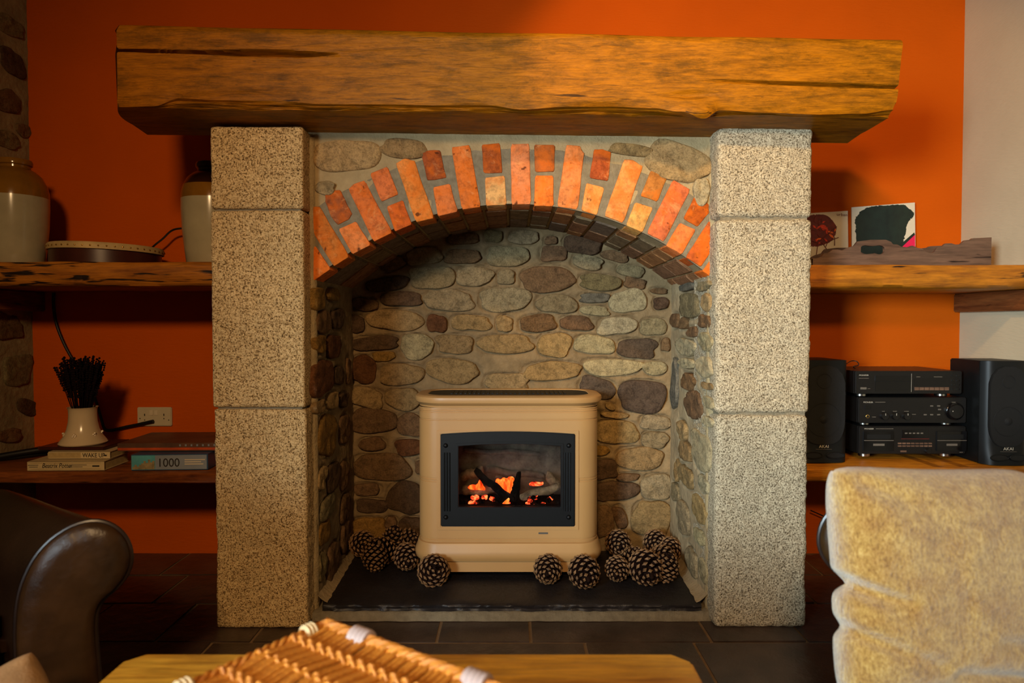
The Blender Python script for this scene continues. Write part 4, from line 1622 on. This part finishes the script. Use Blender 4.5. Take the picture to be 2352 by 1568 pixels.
for z_, x1_ in ((.036, w / 2 - .010), (.028, w / 2 - .024), (.020, w / 2 - .016)):
    mark(bx, -w / 2 + .190, x1_, z_, z_ + .0035, -.0958, MT['card'])
flatbox('puzzle_box', 'orange edged box beside the pillar behind the blue box', PXat(462, .36), -1.0, .345, .2, ZLL + .002, .058, MT['orangeb'], 0)
t2, w = flatbox('puzzle_box', 'brown jigsaw box lying on top of the blue one', PXat(300, .40), -1.0, .30, .26, ZLL + .062, .030, MT['brownb'], math.radians(2))
m = MB(); m.box(-w / 2 + .002, w / 2 - .002, -.1308, -.13, .004, .013); m.build('picture_strip', MT['orangeb'], t2, local=True, smooth=False)
for k_ in range(7):
    mark(t2, -.01 + k_ * .021, -.004 + k_ * .021, .018, .025, -.1308, MT['greyb'])

# ================================================================== RIGHT SHELF THINGS
def card(lab, pts_px, y):
    """a stiff card leaning on the wall, corner pixels bl, br, tr, tl"""
    fr = Frame((0, y, 0), (1, 0, 0), (0, 0, 1), (0, -1, 0))
    P = [(PY(a, b, y).x, PY(a, b, y).z) for a, b in pts_px]
    P[0] = (P[0][0], max(P[0][1], ZUR + .003)); P[1] = (P[1][0], max(P[1][1], ZUR + .003))
    cx = (P[0][0] + P[1][0]) / 2
    t = thing('greeting_card', lab, 'card', (cx, y, P[0][1]))
    m = MB(); m.prism(P, fr, -.003, .001)
    m.build('card_sheet', MT['card'], t, smooth=False)
    return t, fr


def blob(t, fr, y, pts, mat, name, h, k=2, rough=0, seed=0):
    P = [(PY(a, b, y).x, PY(a, b, y).z) for a, b in pts]
    P = chaikin(P, k)
    if rough:
        P = [(u + rough * noise.noise(Vector((u * 260, v * 260, seed))), v + rough * noise.noise(Vector((u * 260, v * 260, seed + 5)))) for u, v in P]
    m = MB(); m.prism(P, fr, 0, h)
    return m.build(name, mat, t, smooth=False)


yc = .722
t, fr = card('square card with a red flower painting leaning on the orange wall', [(1852, 640), (1949, 632), (1947, 484), (1852, 490)], yc)
blob(t, fr, yc, [(1846, 500), (1862, 494), (1880, 492), (1900, 494), (1912, 506), (1922, 520), (1920, 536), (1912, 552), (1900, 560), (1880, 566), (1862, 566), (1848, 560), (1844, 530)], MT['cred2'], 'flower_print', .0015, 3, .004, 1)
rnd = random.Random(77)
for i in range(26):
    a = rnd.uniform(0, 2 * PI); q = math.sqrt(rnd.random())
    cx, cy = 1886 + 32 * q * math.cos(a), 526 + 30 * q * math.sin(a)
    r = rnd.uniform(4, 9)
    th = rnd.uniform(0, PI)
    pts = [(cx + r * math.cos(th) * c_ - r * .35 * math.sin(th) * s_, cy + r * math.sin(th) * c_ + r * .35 * math.cos(th) * s_) for c_, s_ in ((-1, 0), (-.3, 1), (.6, .8), (1, 0), (.4, -.9), (-.5, -.8))]
    blob(t, fr, yc, pts, rnd.choice([MT['cred'], MT['cred'], MT['corange'], MT['cred2']]), 'petal', .0020 + .0001 * i, 1)
m = MB()
for a, b in (((1874, 592), (1880, 550)), ((1880, 556), (1922, 520)), ((1884, 560), (1926, 545)), ((1902, 552), (1897, 566)), ((1917, 545), (1917, 564)), ((1876, 556), (1850, 548)), ((1888, 556), (1900, 574))):
    A, B = PY(*a, yc - .004), PY(*b, yc - .004)
    m.tube([A, B], .0018, 4)
m.build('stem_print', MT['cred2'], t)['kind'] = 'stuff'
q = PY(1921, 495, yc)
text('urban', .017, (q.x, yc - .0015, q.z), t, MT['cred2'], (PI / 2, math.radians(4), 0), sx=1.2)

t, fr = card('larger card with a dark green blot leaning on the orange wall', [(1957, 640), (2103, 634), (2101, 465), (1956, 476)], yc)
blob(t, fr, yc, [(1962, 508), (1970, 492), (1984, 480), (1998, 474), (2030, 472), (2060, 470), (2078, 470), (2086, 478), (2098, 488), (2100, 494), (2092, 502), (2082, 514), (2080, 536), (2074, 556), (2068, 570),
                 (2054, 580), (2044, 606), (2000, 612), (1966, 606), (1968, 570), (1964, 530), (1966, 520)], MT['cgreen'], 'green_print', .0015, 3, .006, 3)
blob(t, fr, yc, [(2070, 568), (2101, 538), (2102, 600), (2060, 600)], MT['cpink'], 'pink_print', .0018, 0)
blob(t, fr, yc, [(2062, 566), (2099, 534), (2101, 539), (2066, 572)], MT['cgreen'], 'green_print', .0022, 0)

# tray with scalloped side
TY = .36
trk = lambda u, v: (1800 + u / 4.26, 420 + v / 4.26)
tout = [(285, 740), (330, 735), (372, 718), (392, 690), (440, 682), (480, 652), (530, 650), (572, 660), (620, 635), (690, 615), (722, 572), (850, 556), (1000, 556), (1050, 575), (1070, 600), (1112, 602),
        (1150, 622), (1210, 630), (1260, 612), (1310, 635), (1360, 642), (1382, 670), (1430, 688), (1470, 680), (1500, 632), (1552, 622), (1582, 592), (1640, 590), (1682, 602), (1730, 600), (1770, 562), (1830, 555),
        (1852, 540), (2035, 532)]
ZTR = ZUR + .004
tr = thing('wooden_tray', 'dark brown wooden tray with scalloped sides and handle hole', 'tray', (1.49, TY + .1, ZTR))
hole = [(748, 640), (768, 618), (800, 615), (850, 622), (900, 615), (950, 608), (985, 625), (990, 655), (960, 690), (900, 700), (850, 695), (800, 700), (765, 690), (745, 670)]


def side_board(y, th, name, holeon, x_off=0.0):
    top_ = [PY(*trk(*p), TY) for p in tout]
    H = [PY(*trk(*p), TY) for p in hole]
    hx0, hx1 = min(p.x for p in H), max(p.x for p in H)
    m = MB()
    xs_ = [p.x for p in top_]
    N = 160
    X = [xs_[0] + (xs_[-1] - xs_[0]) * i / N for i in range(N + 1)]

    def topz(x):
        for a, b in zip(top_, top_[1:]):
            if x <= b.x: return a.z + (b.z - a.z) * (x - a.x) / max(1e-6, b.x - a.x)
        return top_[-1].z

    hc = (min(p.z for p in H) + max(p.z for p in H)) / 2
    hh = (max(p.z for p in H) - min(p.z for p in H)) / 2
    hw_ = (hx1 - hx0) / 2; hxc = (hx0 + hx1) / 2

    def strip(lo, hi, i0, i1):
        rows = []
        for yy, w_ in ((y, 0), (y, 1), (y + th, 1), (y + th, 0)):
            rows.append([Vector((X[i], yy, (lo(X[i]) if w_ == 0 else hi(X[i])))) for i in range(i0, i1 + 1)])
        m.grid(rows, close_v=True)
    e = [i for i, x in enumerate(X) if holeon and hx0 <= x <= hx1]
    base_z = lambda x: ZTR
    if e:
        i0, i1 = e[0], e[-1]
        el = lambda x: hh * max(0, 1 - abs((x - hxc) / hw_) ** 3.5) ** .5 * (1 - .18 * math.cos(3 * (x - hxc) / hw_))
        strip(base_z, topz, 0, i0); strip(base_z, topz, i1, N)
        strip(base_z, lambda x: hc - el(x), i0, i1)
        strip(lambda x: hc + el(x), topz, i0, i1)
    else:
        strip(base_z, topz, 0, N)
    return m.build(name, MT['tray'], tr, merge=.00001, ang=40), xs_


o, xs_ = side_board(TY, .011, 'scalloped_side', True)
side_board(TY + .27, .011, 'scalloped_side', True)
m = MB(); m.box(xs_[0], xs_[-1], TY + .011, TY + .27, ZTR, ZTR + .009); m.build('tray_bottom', MT['tray'], tr, bevel=.001)
for x in (xs_[0], xs_[-1] - .011):
    m = MB(); m.box(x, x + .011, TY + .011, TY + .27, ZTR + .009, ZTR + (.055 if x > 1.5 else .03)); m.build('end_board', MT['tray'], tr, bevel=.001)
q = PY(2004, 585, TY + .1)
m = MB(); m.lathe([(.001, -.008), (.007, -.004), (.008, 0), (.006, .006), (.001, .008)], (q.x, TY + .06, ZTR + .03), 14)
m.lathe([(.014, 0), (.016, .004), (.006, .022), (.001, .022)], (q.x, TY + .06, ZTR + .0095), 14)
setp(m.build('brass_knob', MT['brass']), 'small brass bell seen through the handle hole of the tray', 'bell')

# ---- speakers
def speaker(lab, x0, x1, yf, d, h, rz=0.0):
    w = x1 - x0
    t = thing('loudspeaker', lab, 'speaker', ((x0 + x1) / 2, yf + d / 2, ZLR + .003), (0, 0, rz))
    m = MB(); m.box(-w / 2, w / 2, -d / 2 + .03, d / 2, 0, h); m.build('cabinet', MT['spk'], t, local=True, bevel=.004)
    # moulded front baffle, rounded sides, bulging base
    m = MB()
    rows = []
    for i in range(25):
        z = h * i / 24
        bul = .012 * math.exp(-((z / h) / .12) ** 2)
        row = []
        for j in range(21):
            a = -1 + 2 * j / 20
            xx = a * (w / 2)
            yy = -d / 2 + .03 - .03 * (1 - abs(a) ** 6) - bul * (1 - abs(a) ** 4)
            row.append(Vector((xx, yy, z)))
        rows.append(row)
    b = m.grid(rows)
    back = [Vector((a, -d / 2 + .035, z)) for a, z in ((-w / 2, 0), (w / 2, 0), (w / 2, h), (-w / 2, h))]
    m.build('baffle', MT['spk'], t, local=True, ang=50)
    m = MB()
    for z in (0, h - .001):
        m.add([(r.x, r.y, z) for r in rows[0 if z == 0 else -1]] + [(w / 2, -d / 2 + .04, z), (-w / 2, -d / 2 + .04, z)], [list(range(23))])
    m.build('baffle_edge', MT['spk'], t, local=True, smooth=False)
    # grille cloth, shield shaped
    fr_ = Frame((0, -d / 2 - .002, 0), (1, 0, 0), (0, 0, 1), (0, -1, 0))
    gw = w * .40
    P = chaikin([(-gw, h * .95), (gw, h * .95), (gw * 1.02, h * .5), (gw, h * .30), (gw * .62, h * .17), (-gw * .62, h * .17), (-gw, h * .30), (-gw * 1.02, h * .5)], 2)
    m = MB(); m.prism(P, fr_, -.01, .004); gr = m.build('grille', MT['spkg'], t, local=True, bevel=.002)
    for cz, rr in ((h * .42, gw * .80), (h * .80, gw * .34)):
        m = MB()
        m.tube([(rr * math.cos(2 * PI * k / 40), -d / 2 - .006, cz + rr * math.sin(2 * PI * k / 40)) for k in range(41)], .0018, 6, False)
        m.build('driver_ring', MT['spkg'], gr, local=True)
    m = MB(); m.lathe([(.001, .006), (.012, .004), (.016, 0)], n=16, M=Matrix.Translation((0, -d / 2 - .005, h * .42)) @ Matrix.Rotation(PI / 2, 4, 'X'))
    m.build('driver_cone', MT['spkg'], gr, local=True)
    for sx_ in (-1, 1):
        m = MB()
        rr = .022
        m.tube([(sx_ * w * .21 + 1.5 * rr * math.cos(2 * PI * k / 24), -d / 2 - .014, h * .075 + .55 * rr * math.sin(2 * PI * k / 24)) for k in range(25)], .0022, 6, False)
        m.build('port_rim', MT['spk'], t, local=True)
        m = MB()
        m.add([(sx_ * w * .21 + 1.4 * rr * math.cos(2 * PI * k / 20), -d / 2 - .0135, h * .075 + .5 * rr * math.sin(2 * PI * k / 20)) for k in range(20)], [list(range(20))])
        m.build('port', MT['black'], t, local=True, smooth=False)
    text('AKAI', .016, (0, -d / 2 - .0085, h * .145), t, MT['print'], R90, align='CENTER', sx=1.05, name='badge', local=True)
    m = MB(); m.box(-.03, .03, -d / 2 - .0088, -d / 2 - .0078, h * .13, h * .13 + .0012); m.build('badge_line', MT['printd'], t, local=True, smooth=False)
    return t


ysp = .37
zsp = ZLR
spk_h = PY(1900, 829, ysp).z - zsp
speaker('black loudspeaker between the right pillar and the stereo stack', PXat(1830, ysp), PXat(1951, ysp), ysp - .01, .25, spk_h)
speaker('black loudspeaker standing right of the stereo stack against white wall', 1.776, 1.946, ysp - .06, .22, spk_h, math.radians(-2))
# speaker wire loops
m = MB()
m.tube(spline([PY(1940, 838, .5), PY(1955, 829, .55), PY(1968, 830, .55), PY(1972, 838, .55), PY(1960, 842, .55), PY(1975, 850, .6)]), .002, 6)
setp(m.build('speaker_wire', MT['black']), 'thin black wire looping behind the left speaker', 'wire')
m = MB()
m.tube(spline([PY(1862, 1172, .70), PY(1885, 1182, .70), PY(1905, 1192, .70), PY(1950, 1215, .70)]), .0028, 6)
setp(m.build('hanging_wire', MT['black']), 'black wire hanging on the wall under the right shelf', 'wire')

# ---- hi-fi units
yh = .40


def hifi(name, lab, pxa, pxb, pyt, pyb, footpy, build):
    x0, x1 = PXat(pxa, yh), PXat(pxb, yh)
    z1, z0 = PY(2095, pyt, yh).z, PY(2095, pyb, yh).z
    zf = PY(2095, footpy, yh).z
    t = thing(name, lab, 'stereo unit', ((x0 + x1) / 2, yh + .15, zf))
    m = MB(); m.box(x0, x1, yh + .012, yh + .30, z0, z1); m.build('case', MT['blackp'], t, bevel=.002)
    m = MB(); m.box(x0, x1, yh, yh + .0125, z0, z1); m.build('front_panel', MT['blackp'], t, bevel=.003)
    for x in (x0 + .035, x1 - .065):
        for yy in (yh + .03, yh + .25):
            m = MB(); m.lathe([(.019, 0), (.022, .002), (.022, z0 - zf - .002), (.018, z0 - zf + .001), (.001, z0 - zf + .001)], (x, yy, zf), 20)
            m.build('foot', MT['chrome'], t)
    q = lambda px, py: PY(px, py, yh - .001)

    def rect(a, b, c, d, mat, nm, h=.002, bevel=.0006):
        A, B = q(a, d), q(c, b)
        m = MB(); m.box(A.x, B.x, yh - h, yh + .001, A.z, B.z)
        return m.build(nm, mat, t, bevel=bevel)

    def knob(px, py, r, mat=MT['blackp'], dep=.012, nm='knob'):
        c = q(px, py)
        M_ = Matrix.Translation((c.x, yh, c.z)) @ Matrix.Rotation(PI / 2, 4, 'X')
        m = MB(); m.lathe([(r, -.001), (r, dep * .8), (r * .92, dep), (.0005, dep)], n=28, M=M_)
        return m.build(nm, mat, t)

    def tx(s_, px, py, size, mat=MT['print'], sx_=1.2):
        c = q(px, py)
        if s_ != 'PIONEER':              # print too small to read in the photograph
            m = MB()
            m.box(c.x, c.x + size * .50 * len(s_), yh - .0012, yh, c.z, c.z + size * .45)
            return m.build('small_print', mat, t, smooth=False)
        return text(s_, size, (c.x, yh - .0012, c.z), t, mat, R90, sx=sx_, depth=.0003)
    build(rect, knob, tx)
    return t


def b_cd(rect, knob, tx):
    tx('PIONEER', 1973, 863, .0078)
    tx('compact disc player', 1973, 869, .004, MT['printd'])
    rect(2010, 863, 2092, 875, MT['blackg'], 'disc_tray', .004)
    rect(2010, 877, 2092, 899, MT['blackg'], 'tray_fascia', .0015)
    tx('disc', 2015, 891, .008, MT['printd'])
    tx('CD player', 2036, 889, .009, MT['printd'])
    rect(2093, 858, 2094, 900, MT['print'], 'trim_line', .0015, 0)
    rect(2099, 869, 2180, 886, MT['blackg'], 'display', .001)
    tx('direct', 2105, 866, .005, MT['printd'])
    tx('digital audio', 2145, 866, .005, MT['printd'])
    for k in range(7):
        rect(2100 + k * 11.5, 889, 2110 + k * 11.5, 896, MT['tray'], 'button', .004)
    for a in (2186, 2197):
        for b in (861, 872, 882, 892):
            rect(a, b, a + 7, b + 3, MT['blackg'], 'button', .003)
    rect(1976, 889, 1990, 894, MT['print'] if False else MT['printd'], 'power_button', .003)
    tx('power', 1993, 893, .004, MT['printd'])


def b_amp(rect, knob, tx):
    tx('PIONEER', 1983, 925, .0078)
    tx('stereo amplifier', 2010, 924, .005, MT['printd'])
    rect(1986, 931, 2000, 939, MT['blackg'], 'power_button', .004)
    knob(1993, 956, .007, MT['brass'], .002, 'headphone_ring')
    knob(1993, 956, .0045, MT['black'], .003, 'headphone_socket')
    tx('phones', 2003, 958, .005, MT['printd'])
    for px, nm in ((2030, 'bass'), (2055, 'treble'), (2081, 'balance')):
        knob(px, 955, .014, dep=.014)
        tx(nm, px - 4, 945, .005, MT['printd'])
        rect(px - .6, 948, px + .6, 953, MT['print'], 'knob_mark', .0145, 0)
    tx('direct', 2095, 952, .005, MT['printd'])
    for px, py in ((2125, 952), (2140, 952), (2156, 952), (2140, 932), (2156, 932), (2158, 940)):
        rect(px - 3.5, py - 1.5, px + 3.5, py + 1.5, MT['printd'], 'button', .002)
    knob(2192, 944, .034, MT['blackg'], .010, 'volume_ring')
    knob(2192, 944, .028, MT['blackp'], .016, 'volume_knob')
    rect(2182, 942, 2184, 944, MT['print'], 'knob_mark', .0165, 0)
    tx('volume', 2186, 924, .005, MT['printd'])


def b_tape(rect, knob, tx):
    tx('PIONEER', 1985, 986, .0078)
    tx('stereo double cassette deck', 2012, 985, .005, MT['printd'])
    for a, b in ((1982, 2052), (2150, 2219)):
        rect(a, 990, b, 1035, MT['blackg'], 'cassette_door', .006)
        rect(a + 8, 997, b - 8, 1007, MT['black'], 'cassette_window', .0066, 0)
        rect(a + 1, 1010, b - 1, 1011.5, MT['printd'], 'trim_line', .0068, 0)
        rect(a + 22, 1018, b - 22, 1023, MT['printd'] if False else MT['printd'], 'door_mark', .0066, 0)
    rect(2072, 987, 2132, 1005, MT['blackg'], 'display', .002)
    for k in range(5):
        rect(2078 + k * 9, 993, 2084 + k * 9, 996, MT['printd'], 'level_mark', .0024, 0)
    rect(2070, 1007, 2134, 1008, MT['cred2'], 'trim_line', .0016, 0)
    for b in (1016, 1022):
        for k in range(8):
            rect(2062 + k * 10, b, 2070 + k * 10, b + 3.6, MT['tray'], 'button', .004)
    knob(2130, 1035, .010, dep=.012)
    rect(2068, 1034, 2082, 1038, MT['brass'] if False else MT['tray'], 'button', .003)
    tx('power', 2204, 1039, .005, MT['printd'])


hifi('disc_player', 'black disc player on top of the three stacked stereo units', 1966, 2212, 852, 904, 911, b_cd)
hifi('stereo_amplifier', 'black amplifier with round volume knob in the middle of the stack', 1974, 2223, 913, 971, 977, b_amp)
hifi('cassette_deck', 'black double cassette deck at the bottom of the stereo stack', 1976, 2223, 979, 1042, 1050, b_tape)

# ================================================================== SOFAS
def scroll(flip=1):
    """arm scroll outline in (a, z): a grows outward"""
    pts = [(-.085, 0.0), (-.090, .18), (-.098, .30), (-.098, .40), (-.085, .47), (-.052, .535), (.0, .575), (.05, .585), (.09, .565), (.115, .525), (.118, .475), (.095, .435), (.055, .405), (.045, .36),
           (.052, .25), (.062, .10), (.070, 0.0)]
    return [(a * flip, z) for a, z in pts]


def armchair(name, lab, base, ang, flip, seatw, zoff=0.0, arm_len=.82, sc=1.0, back_h=.8, rise=.0, shear=0.0):
    """base: foot of the near arm panel; local axes: X outward, Y back"""
    t = thing(name, lab, 'armchair', base, (0, 0, ang))
    out = chaikin(scroll(flip), 2, closed=False)
    out = [(a * sc, z * sc + zoff) for a, z in out]
    for side in (0, 1):
        o2 = [((-a) - flip * (seatw + .19 * sc) if side else a, z) for a, z in out]
        m = MB()
        rows = []
        for k in range(15):
            yy = .012 + arm_len * k / 14
            rs = rise * (k / 14)
            rows.append([Vector((a + shear * yy, yy, z + rs * (z / .58) + .002 * noise.noise(Vector((a * 20, yy * 8, z * 20))))) for a, z in o2])
        b = m.grid(rows, close_u=True)
        m.cap(b + 14 * len(o2), len(o2))
        m.build('arm', MT['leather'], t, local=True, ang=60)
        # front panel, padded
        n = len(o2)
        ca = sum(p[0] for p in o2) / n; cz = sum(p[1] for p in o2) / n
        rows = []
        for f, yy in ((1.0, .014), (.97, -.002), (.88, -.012), (.6, -.015)):
            row = []
            for a, z in o2:
                aa = (sum(p[0] for p in o2 if abs(p[1] - z) < .04) / max(1, len([1 for p in o2 if abs(p[1] - z) < .04])))
                zc2 = min(z, .47 * sc + zoff)
                row.append(Vector((aa + (a - aa) * f, yy + .0015 * noise.noise(Vector((a * 30, z * 14, 3))), zc2 + (z - zc2) * f)))
            rows.append(row)
        m = MB()
        b = m.grid(rows, close_u=True)
        last = rows[-1]
        # close the middle by a strip between both flanks
        h = n // 2
        for i in range(h):
            j = n - 1 - i
            if j - 1 > i + 1:
                m.f.append([b + 3 * n + i, b + 3 * n + i + 1, b + 3 * n + j - 1, b + 3 * n + j]); m.mi.append(0)
        pan = m.build('arm_panel', MT['leather_w'], t, local=True, ang=60)
        m = MB()
        m.tube([(a, .006, z) for a, z in o2], .0055, 8)
        m.build('piping', MT['piping'], pan, local=True)
    xa = sorted((-flip * .09 * sc, -flip * (seatw + .10 * sc)))
    m = MB(); m.box(xa[0], xa[1], .02, arm_len, .06 + zoff, .26 + zoff); m.build('seat_base', MT['leather'], t, local=True, bevel=.02, seg=3)
    m = MB(); m.box(xa[0] + .005, xa[1] - .005, .0, arm_len - .12, .262 + zoff, .38 + zoff); m.build('seat_cushion', MT['leather'], t, local=True, bevel=.045, seg=4)
    m = MB()
    sh = shear * arm_len
    m.box(xa[0] - .06 + sh, xa[1] + .06 + sh, arm_len - .12, arm_len + .06, .10 + zoff, back_h + zoff)
    m.build('backrest', MT['leather'], t, local=True, bevel=.06, seg=5)
    return t


# left armchair: its near arm panel stands right of its seat
pl = PY(160, 1400, -.79)
armchair('leather_armchair', 'dark brown leather armchair with rolled arm at lower left', (pl.x, -.79, 0), math.radians(22), 1, .38, arm_len=.46, back_h=.48, rise=-.01, shear=-.62, sc=1.0)
pr = PY(2010, 1400, -.74)
armchair('leather_armchair', 'dark leather armchair at lower right behind the gold cushion', (pr.x, -.74, 0), math.radians(-12), -1, .42, zoff=.03, arm_len=.45, back_h=.46, rise=-.12, shear=.5)


def pillow(name, lab, c, w, h, th, rot, mat, seed, outline=None):
    t = thing(name, lab, 'cushion', c, rot)
    m = MB()
    N = 70
    for side in (-1, 1):
        rows = []
        for i in range(N + 1):
            v = -1 + 2 * i / N
            row = []
            for j in range(N + 1):
                u = -1 + 2 * j / N
                e = max(0, (1 - u ** 4)) * max(0, (1 - v ** 4))
                dpt = th * e ** .42
                # pinch the sides between the corners
                x = u * w / 2 * (1 - .06 * (1 - v * v))
                z = v * h / 2 * (1 - .05 * (1 - u * u))
                # rounded corners
                rc = max(abs(u), abs(v))
                cc = (abs(u) * abs(v)) ** 5
                x *= 1 - .07 * cc; z *= 1 - .07 * cc
                # creases running in from edges
                cr = 0
                for (au, av, bu, bv, wd, dp) in outline or ():
                    px_, pz_ = bu - au, bv - av
                    L2 = px_ * px_ + pz_ * pz_
                    tt = max(0, min(1, ((u - au) * px_ + (v - av) * pz_) / L2))
                    dd = math.hypot(u - au - px_ * tt, v - av - pz_ * tt)
                    cr += dp * math.exp(-(dd / wd) ** 2) * (1 - .75 * tt)
                dpt += side * 0 + (.006 * noise.noise(Vector((u * 2.5, v * 2.5, seed))) + .003 * noise.noise(Vector((u * 7, v * 7, seed)))) * e
                dpt -= cr * min(1, e * 4)
                edge = max(0, (rc - .9) / .1)
                x -= math.copysign(min(.022, abs(cr) * .6) * edge, u) if abs(u) > abs(v) else 0
                row.append(Vector((x, side * dpt, z)))
            rows.append(row)
        m.grid(rows)
    m.build('cushion_cover', mat, t, local=True, merge=.0006, ang=80)
    # seam piping
    return t


cw = .46
cc = PY(2140, 1328, -1.0)
pillow('gold_cushion', 'large gold chenille cushion leaning in the right armchair', (cc.x + .012, -1.0, cc.z - .005), .425, .425, .075, (math.radians(-10), math.radians(2.5), math.radians(8)), MT['velvet'], 3,
       [(-1, .02, -.55, -.12, .05, .035), (-1, -.02, -.6, -.2, .06, .02), (-1, -.36, -.3, -.62, .06, .022), (.95, -.55, .3, -.45, .06, .022), (.95, -.8, -.1, -.7, .05, .030), (.95, .3, .45, .62, .07, .014), (-.8, .85, -.2, .62, .08, .010)])
c2 = PY(0, 1560, -1.12)
pillow('tan_cushion', 'tan cushion at the bottom left corner on the armchair', (c2.x - .085, -1.10, c2.z - .205), .36, .32, .06, (math.radians(-20), math.radians(-24), math.radians(30)), MT['cushion2'], 5, [(-1, 0, 0, 0, .1, .01)])

# ================================================================== COFFEE TABLE
TZ = .42
tb = thing('coffee_table', 'golden pine coffee table in the foreground', 'table', (-.18, -1.4, 0))
A, B = PZ(300, 1499, TZ), PZ(1585, 1507, TZ)
ty1 = A.y
ty0 = -1.98
tx0, tx1 = A.x, B.x
m = MB()
n = 5
P = [(tx0 + .03, ty1), (tx1 - .03, ty1), (tx1, ty1 - .03), (tx1, ty0), (tx0, ty0), (tx0, ty1 - .03)]
m.prism(P, Frame((0, 0, 0), (1, 0, 0), (0, 1, 0), (0, 0, 1)), TZ - .035, TZ)
m.build('tabletop', MT['pine'], tb, bevel=.006)
for x in (tx0 + .08, tx1 - .08):
    for y in (ty0 + .07, ty1 - .08):
        m = MB(); m.box(x - .03, x + .03, y - .03, y + .03, 0, TZ - .036); m.build('leg', MT['pine'], tb, bevel=.004)
for a in ((tx0 + .08, tx1 - .08, ty1 - .1, ty1 - .08), (tx0 + .08, tx1 - .08, ty0 + .06, ty0 + .08)):
    m = MB(); m.box(*a, TZ - .11, TZ - .036); m.build('apron', MT['pine'], tb)

# ================================================================== WICKER HAMPER
BZ = .55
ap = PZ(742, 1428, BZ)
ang = math.atan2(-.573, .819)
UL, VL = .46, .34
hd = thing('wicker_hamper', 'honey coloured wicker hamper lid with pale bindings on the table', 'basket', (ap.x, ap.y, TZ + .001), (0, 0, ang))
# local axes: X runs along the right edge, Y = away; the hamper fills y from -VL to 0
HB = BZ - TZ - .002
cane = MB()
K = 26
cane.tube([(0, -VL * k / K, HB - .004 + .0028 * math.cos(PI * k * 6 / K)) for k in range(K + 1)], .0042, 6)
src = cane.build('cane', MT['wicker'], hd, local=True)
rnd = random.Random(2)
NCn = 44
src.location = (.012, 0, 0)
for i in range(1, NCn):
    o = src.copy()
    C.objects.link(o)
    o.location = (.012 + (UL - .024) * i / (NCn - 1), rnd.uniform(-.001, .001), rnd.uniform(-.001, .001) + (.0012 if i % 2 else -.0012))
    o.scale = (rnd.uniform(.85, 1.15), 1, 1)
for r in range(1, 6):
    yy = -VL * r / 6
    for ph in (0, PI):
        m = MB()
        m.tube([(UL * k / 176, yy + (.0035 if ph else -.0035), HB - .003 + .006 * math.sin(PI * k / 4 + ph)) for k in range(177)], .0032, 6)
        m.build('weaver', MT['wicker'], hd, local=True)
# twisted borders
def rope(p0, p1, name, r=.0052, R=.0058, strands=3, mat=None):
    p0, p1 = Vector(p0), Vector(p1)
    d = (p1 - p0); L_ = d.length; d.normalize()
    s = d.cross(Vector((0, 0, 1))); u = Vector((0, 0, 1))
    nn = int(L_ / .004)
    for q in range(strands):
        m = MB()
        m.tube([p0 + d * (L_ * k / nn) + (s * math.cos(2 * PI * (k * .004 / .045) + 2 * PI * q / strands) + u * math.sin(2 * PI * (k * .004 / .045) + 2 * PI * q / strands)) * R for k in range(nn + 1)], r, 6)
        m.build(name, mat or MT['wicker'], hd, local=True)


rope((0, 0, HB - .004), (UL, 0, HB - .004), 'border_braid', .0062, .0065)
rope((0, 0, HB - .004), (0, -VL, HB - .004), 'border_braid', .0040, .0042)
rope((UL, 0, HB - .004), (UL, -VL, HB - .004), 'border_braid', .0045, .0045)
rope((0, -VL, HB - .004), (UL, -VL, HB - .004), 'border_braid', .0055, .006)
# sides: horizontal weavers round upright stakes
m = MB()
rect_ = [(0, 0), (UL, 0), (UL, -VL), (0, -VL), (0, 0)]
for lv in range(9):
    z = .006 + (HB - .022) * lv / 8
    pts = []
    for (a, b_), (c_, d_) in zip(rect_, rect_[1:]):
        n_ = 24
        for k in range(n_):
            t_ = k / n_
            off = .003 * math.cos(PI * (k + lv))
            x, y = a + (c_ - a) * t_, b_ + (d_ - b_) * t_
            nx, ny = (0, 1) if b_ == d_ else (1, 0)
            pts.append((x + nx * off, y + ny * off, z))
    pts.append(pts[0])
    m.tube(pts, .0062, 6, False)
m.build('side_weave', MT['wicker'], hd, local=True)['kind'] = 'stuff'
m = MB()
m.box(.004, UL - .004, -VL + .004, -.004, 0, .006)
m.build('basket_base', MT['wicker'], hd, local=True)
m = MB()
m.box(.01, UL - .01, -VL + .01, -.01, HB - .016, HB - .012)
m.build('lid_lining', MT['shelf_dark'], hd, local=True)


def binding(c, axis, name, mat, n=4, r=.0045, R=.011):
    m = MB()
    for k in range(n):
        o_ = (k - (n - 1) / 2) * r * 1.7
        pts = []
        for q in range(13):
            a = PI * 1.5 * q / 12 - PI * .25
            if axis == 'x': pts.append((c[0] + o_, c[1] + R * math.cos(a), c[2] + R * math.sin(a)))
            else: pts.append((c[0] + R * math.cos(a), c[1] + o_, c[2] + R * math.sin(a)))
        m.tube(pts, r, 6)
    m.build(name, mat, hd, local=True)


binding((.004, -.030, HB - .003), 'y', 'cane_binding', MT['binding'], 3, .0038, .010)
binding((.004, -.225, HB - .003), 'y', 'cane_binding', MT['binding'], 3, .0038, .010)
binding((.085, 0, HB - .003), 'x', 'clip', MT['tin'], 4, .005, .0125)
binding((.30, 0, HB - .003), 'x', 'clip', MT['tin'], 4, .005, .0125)
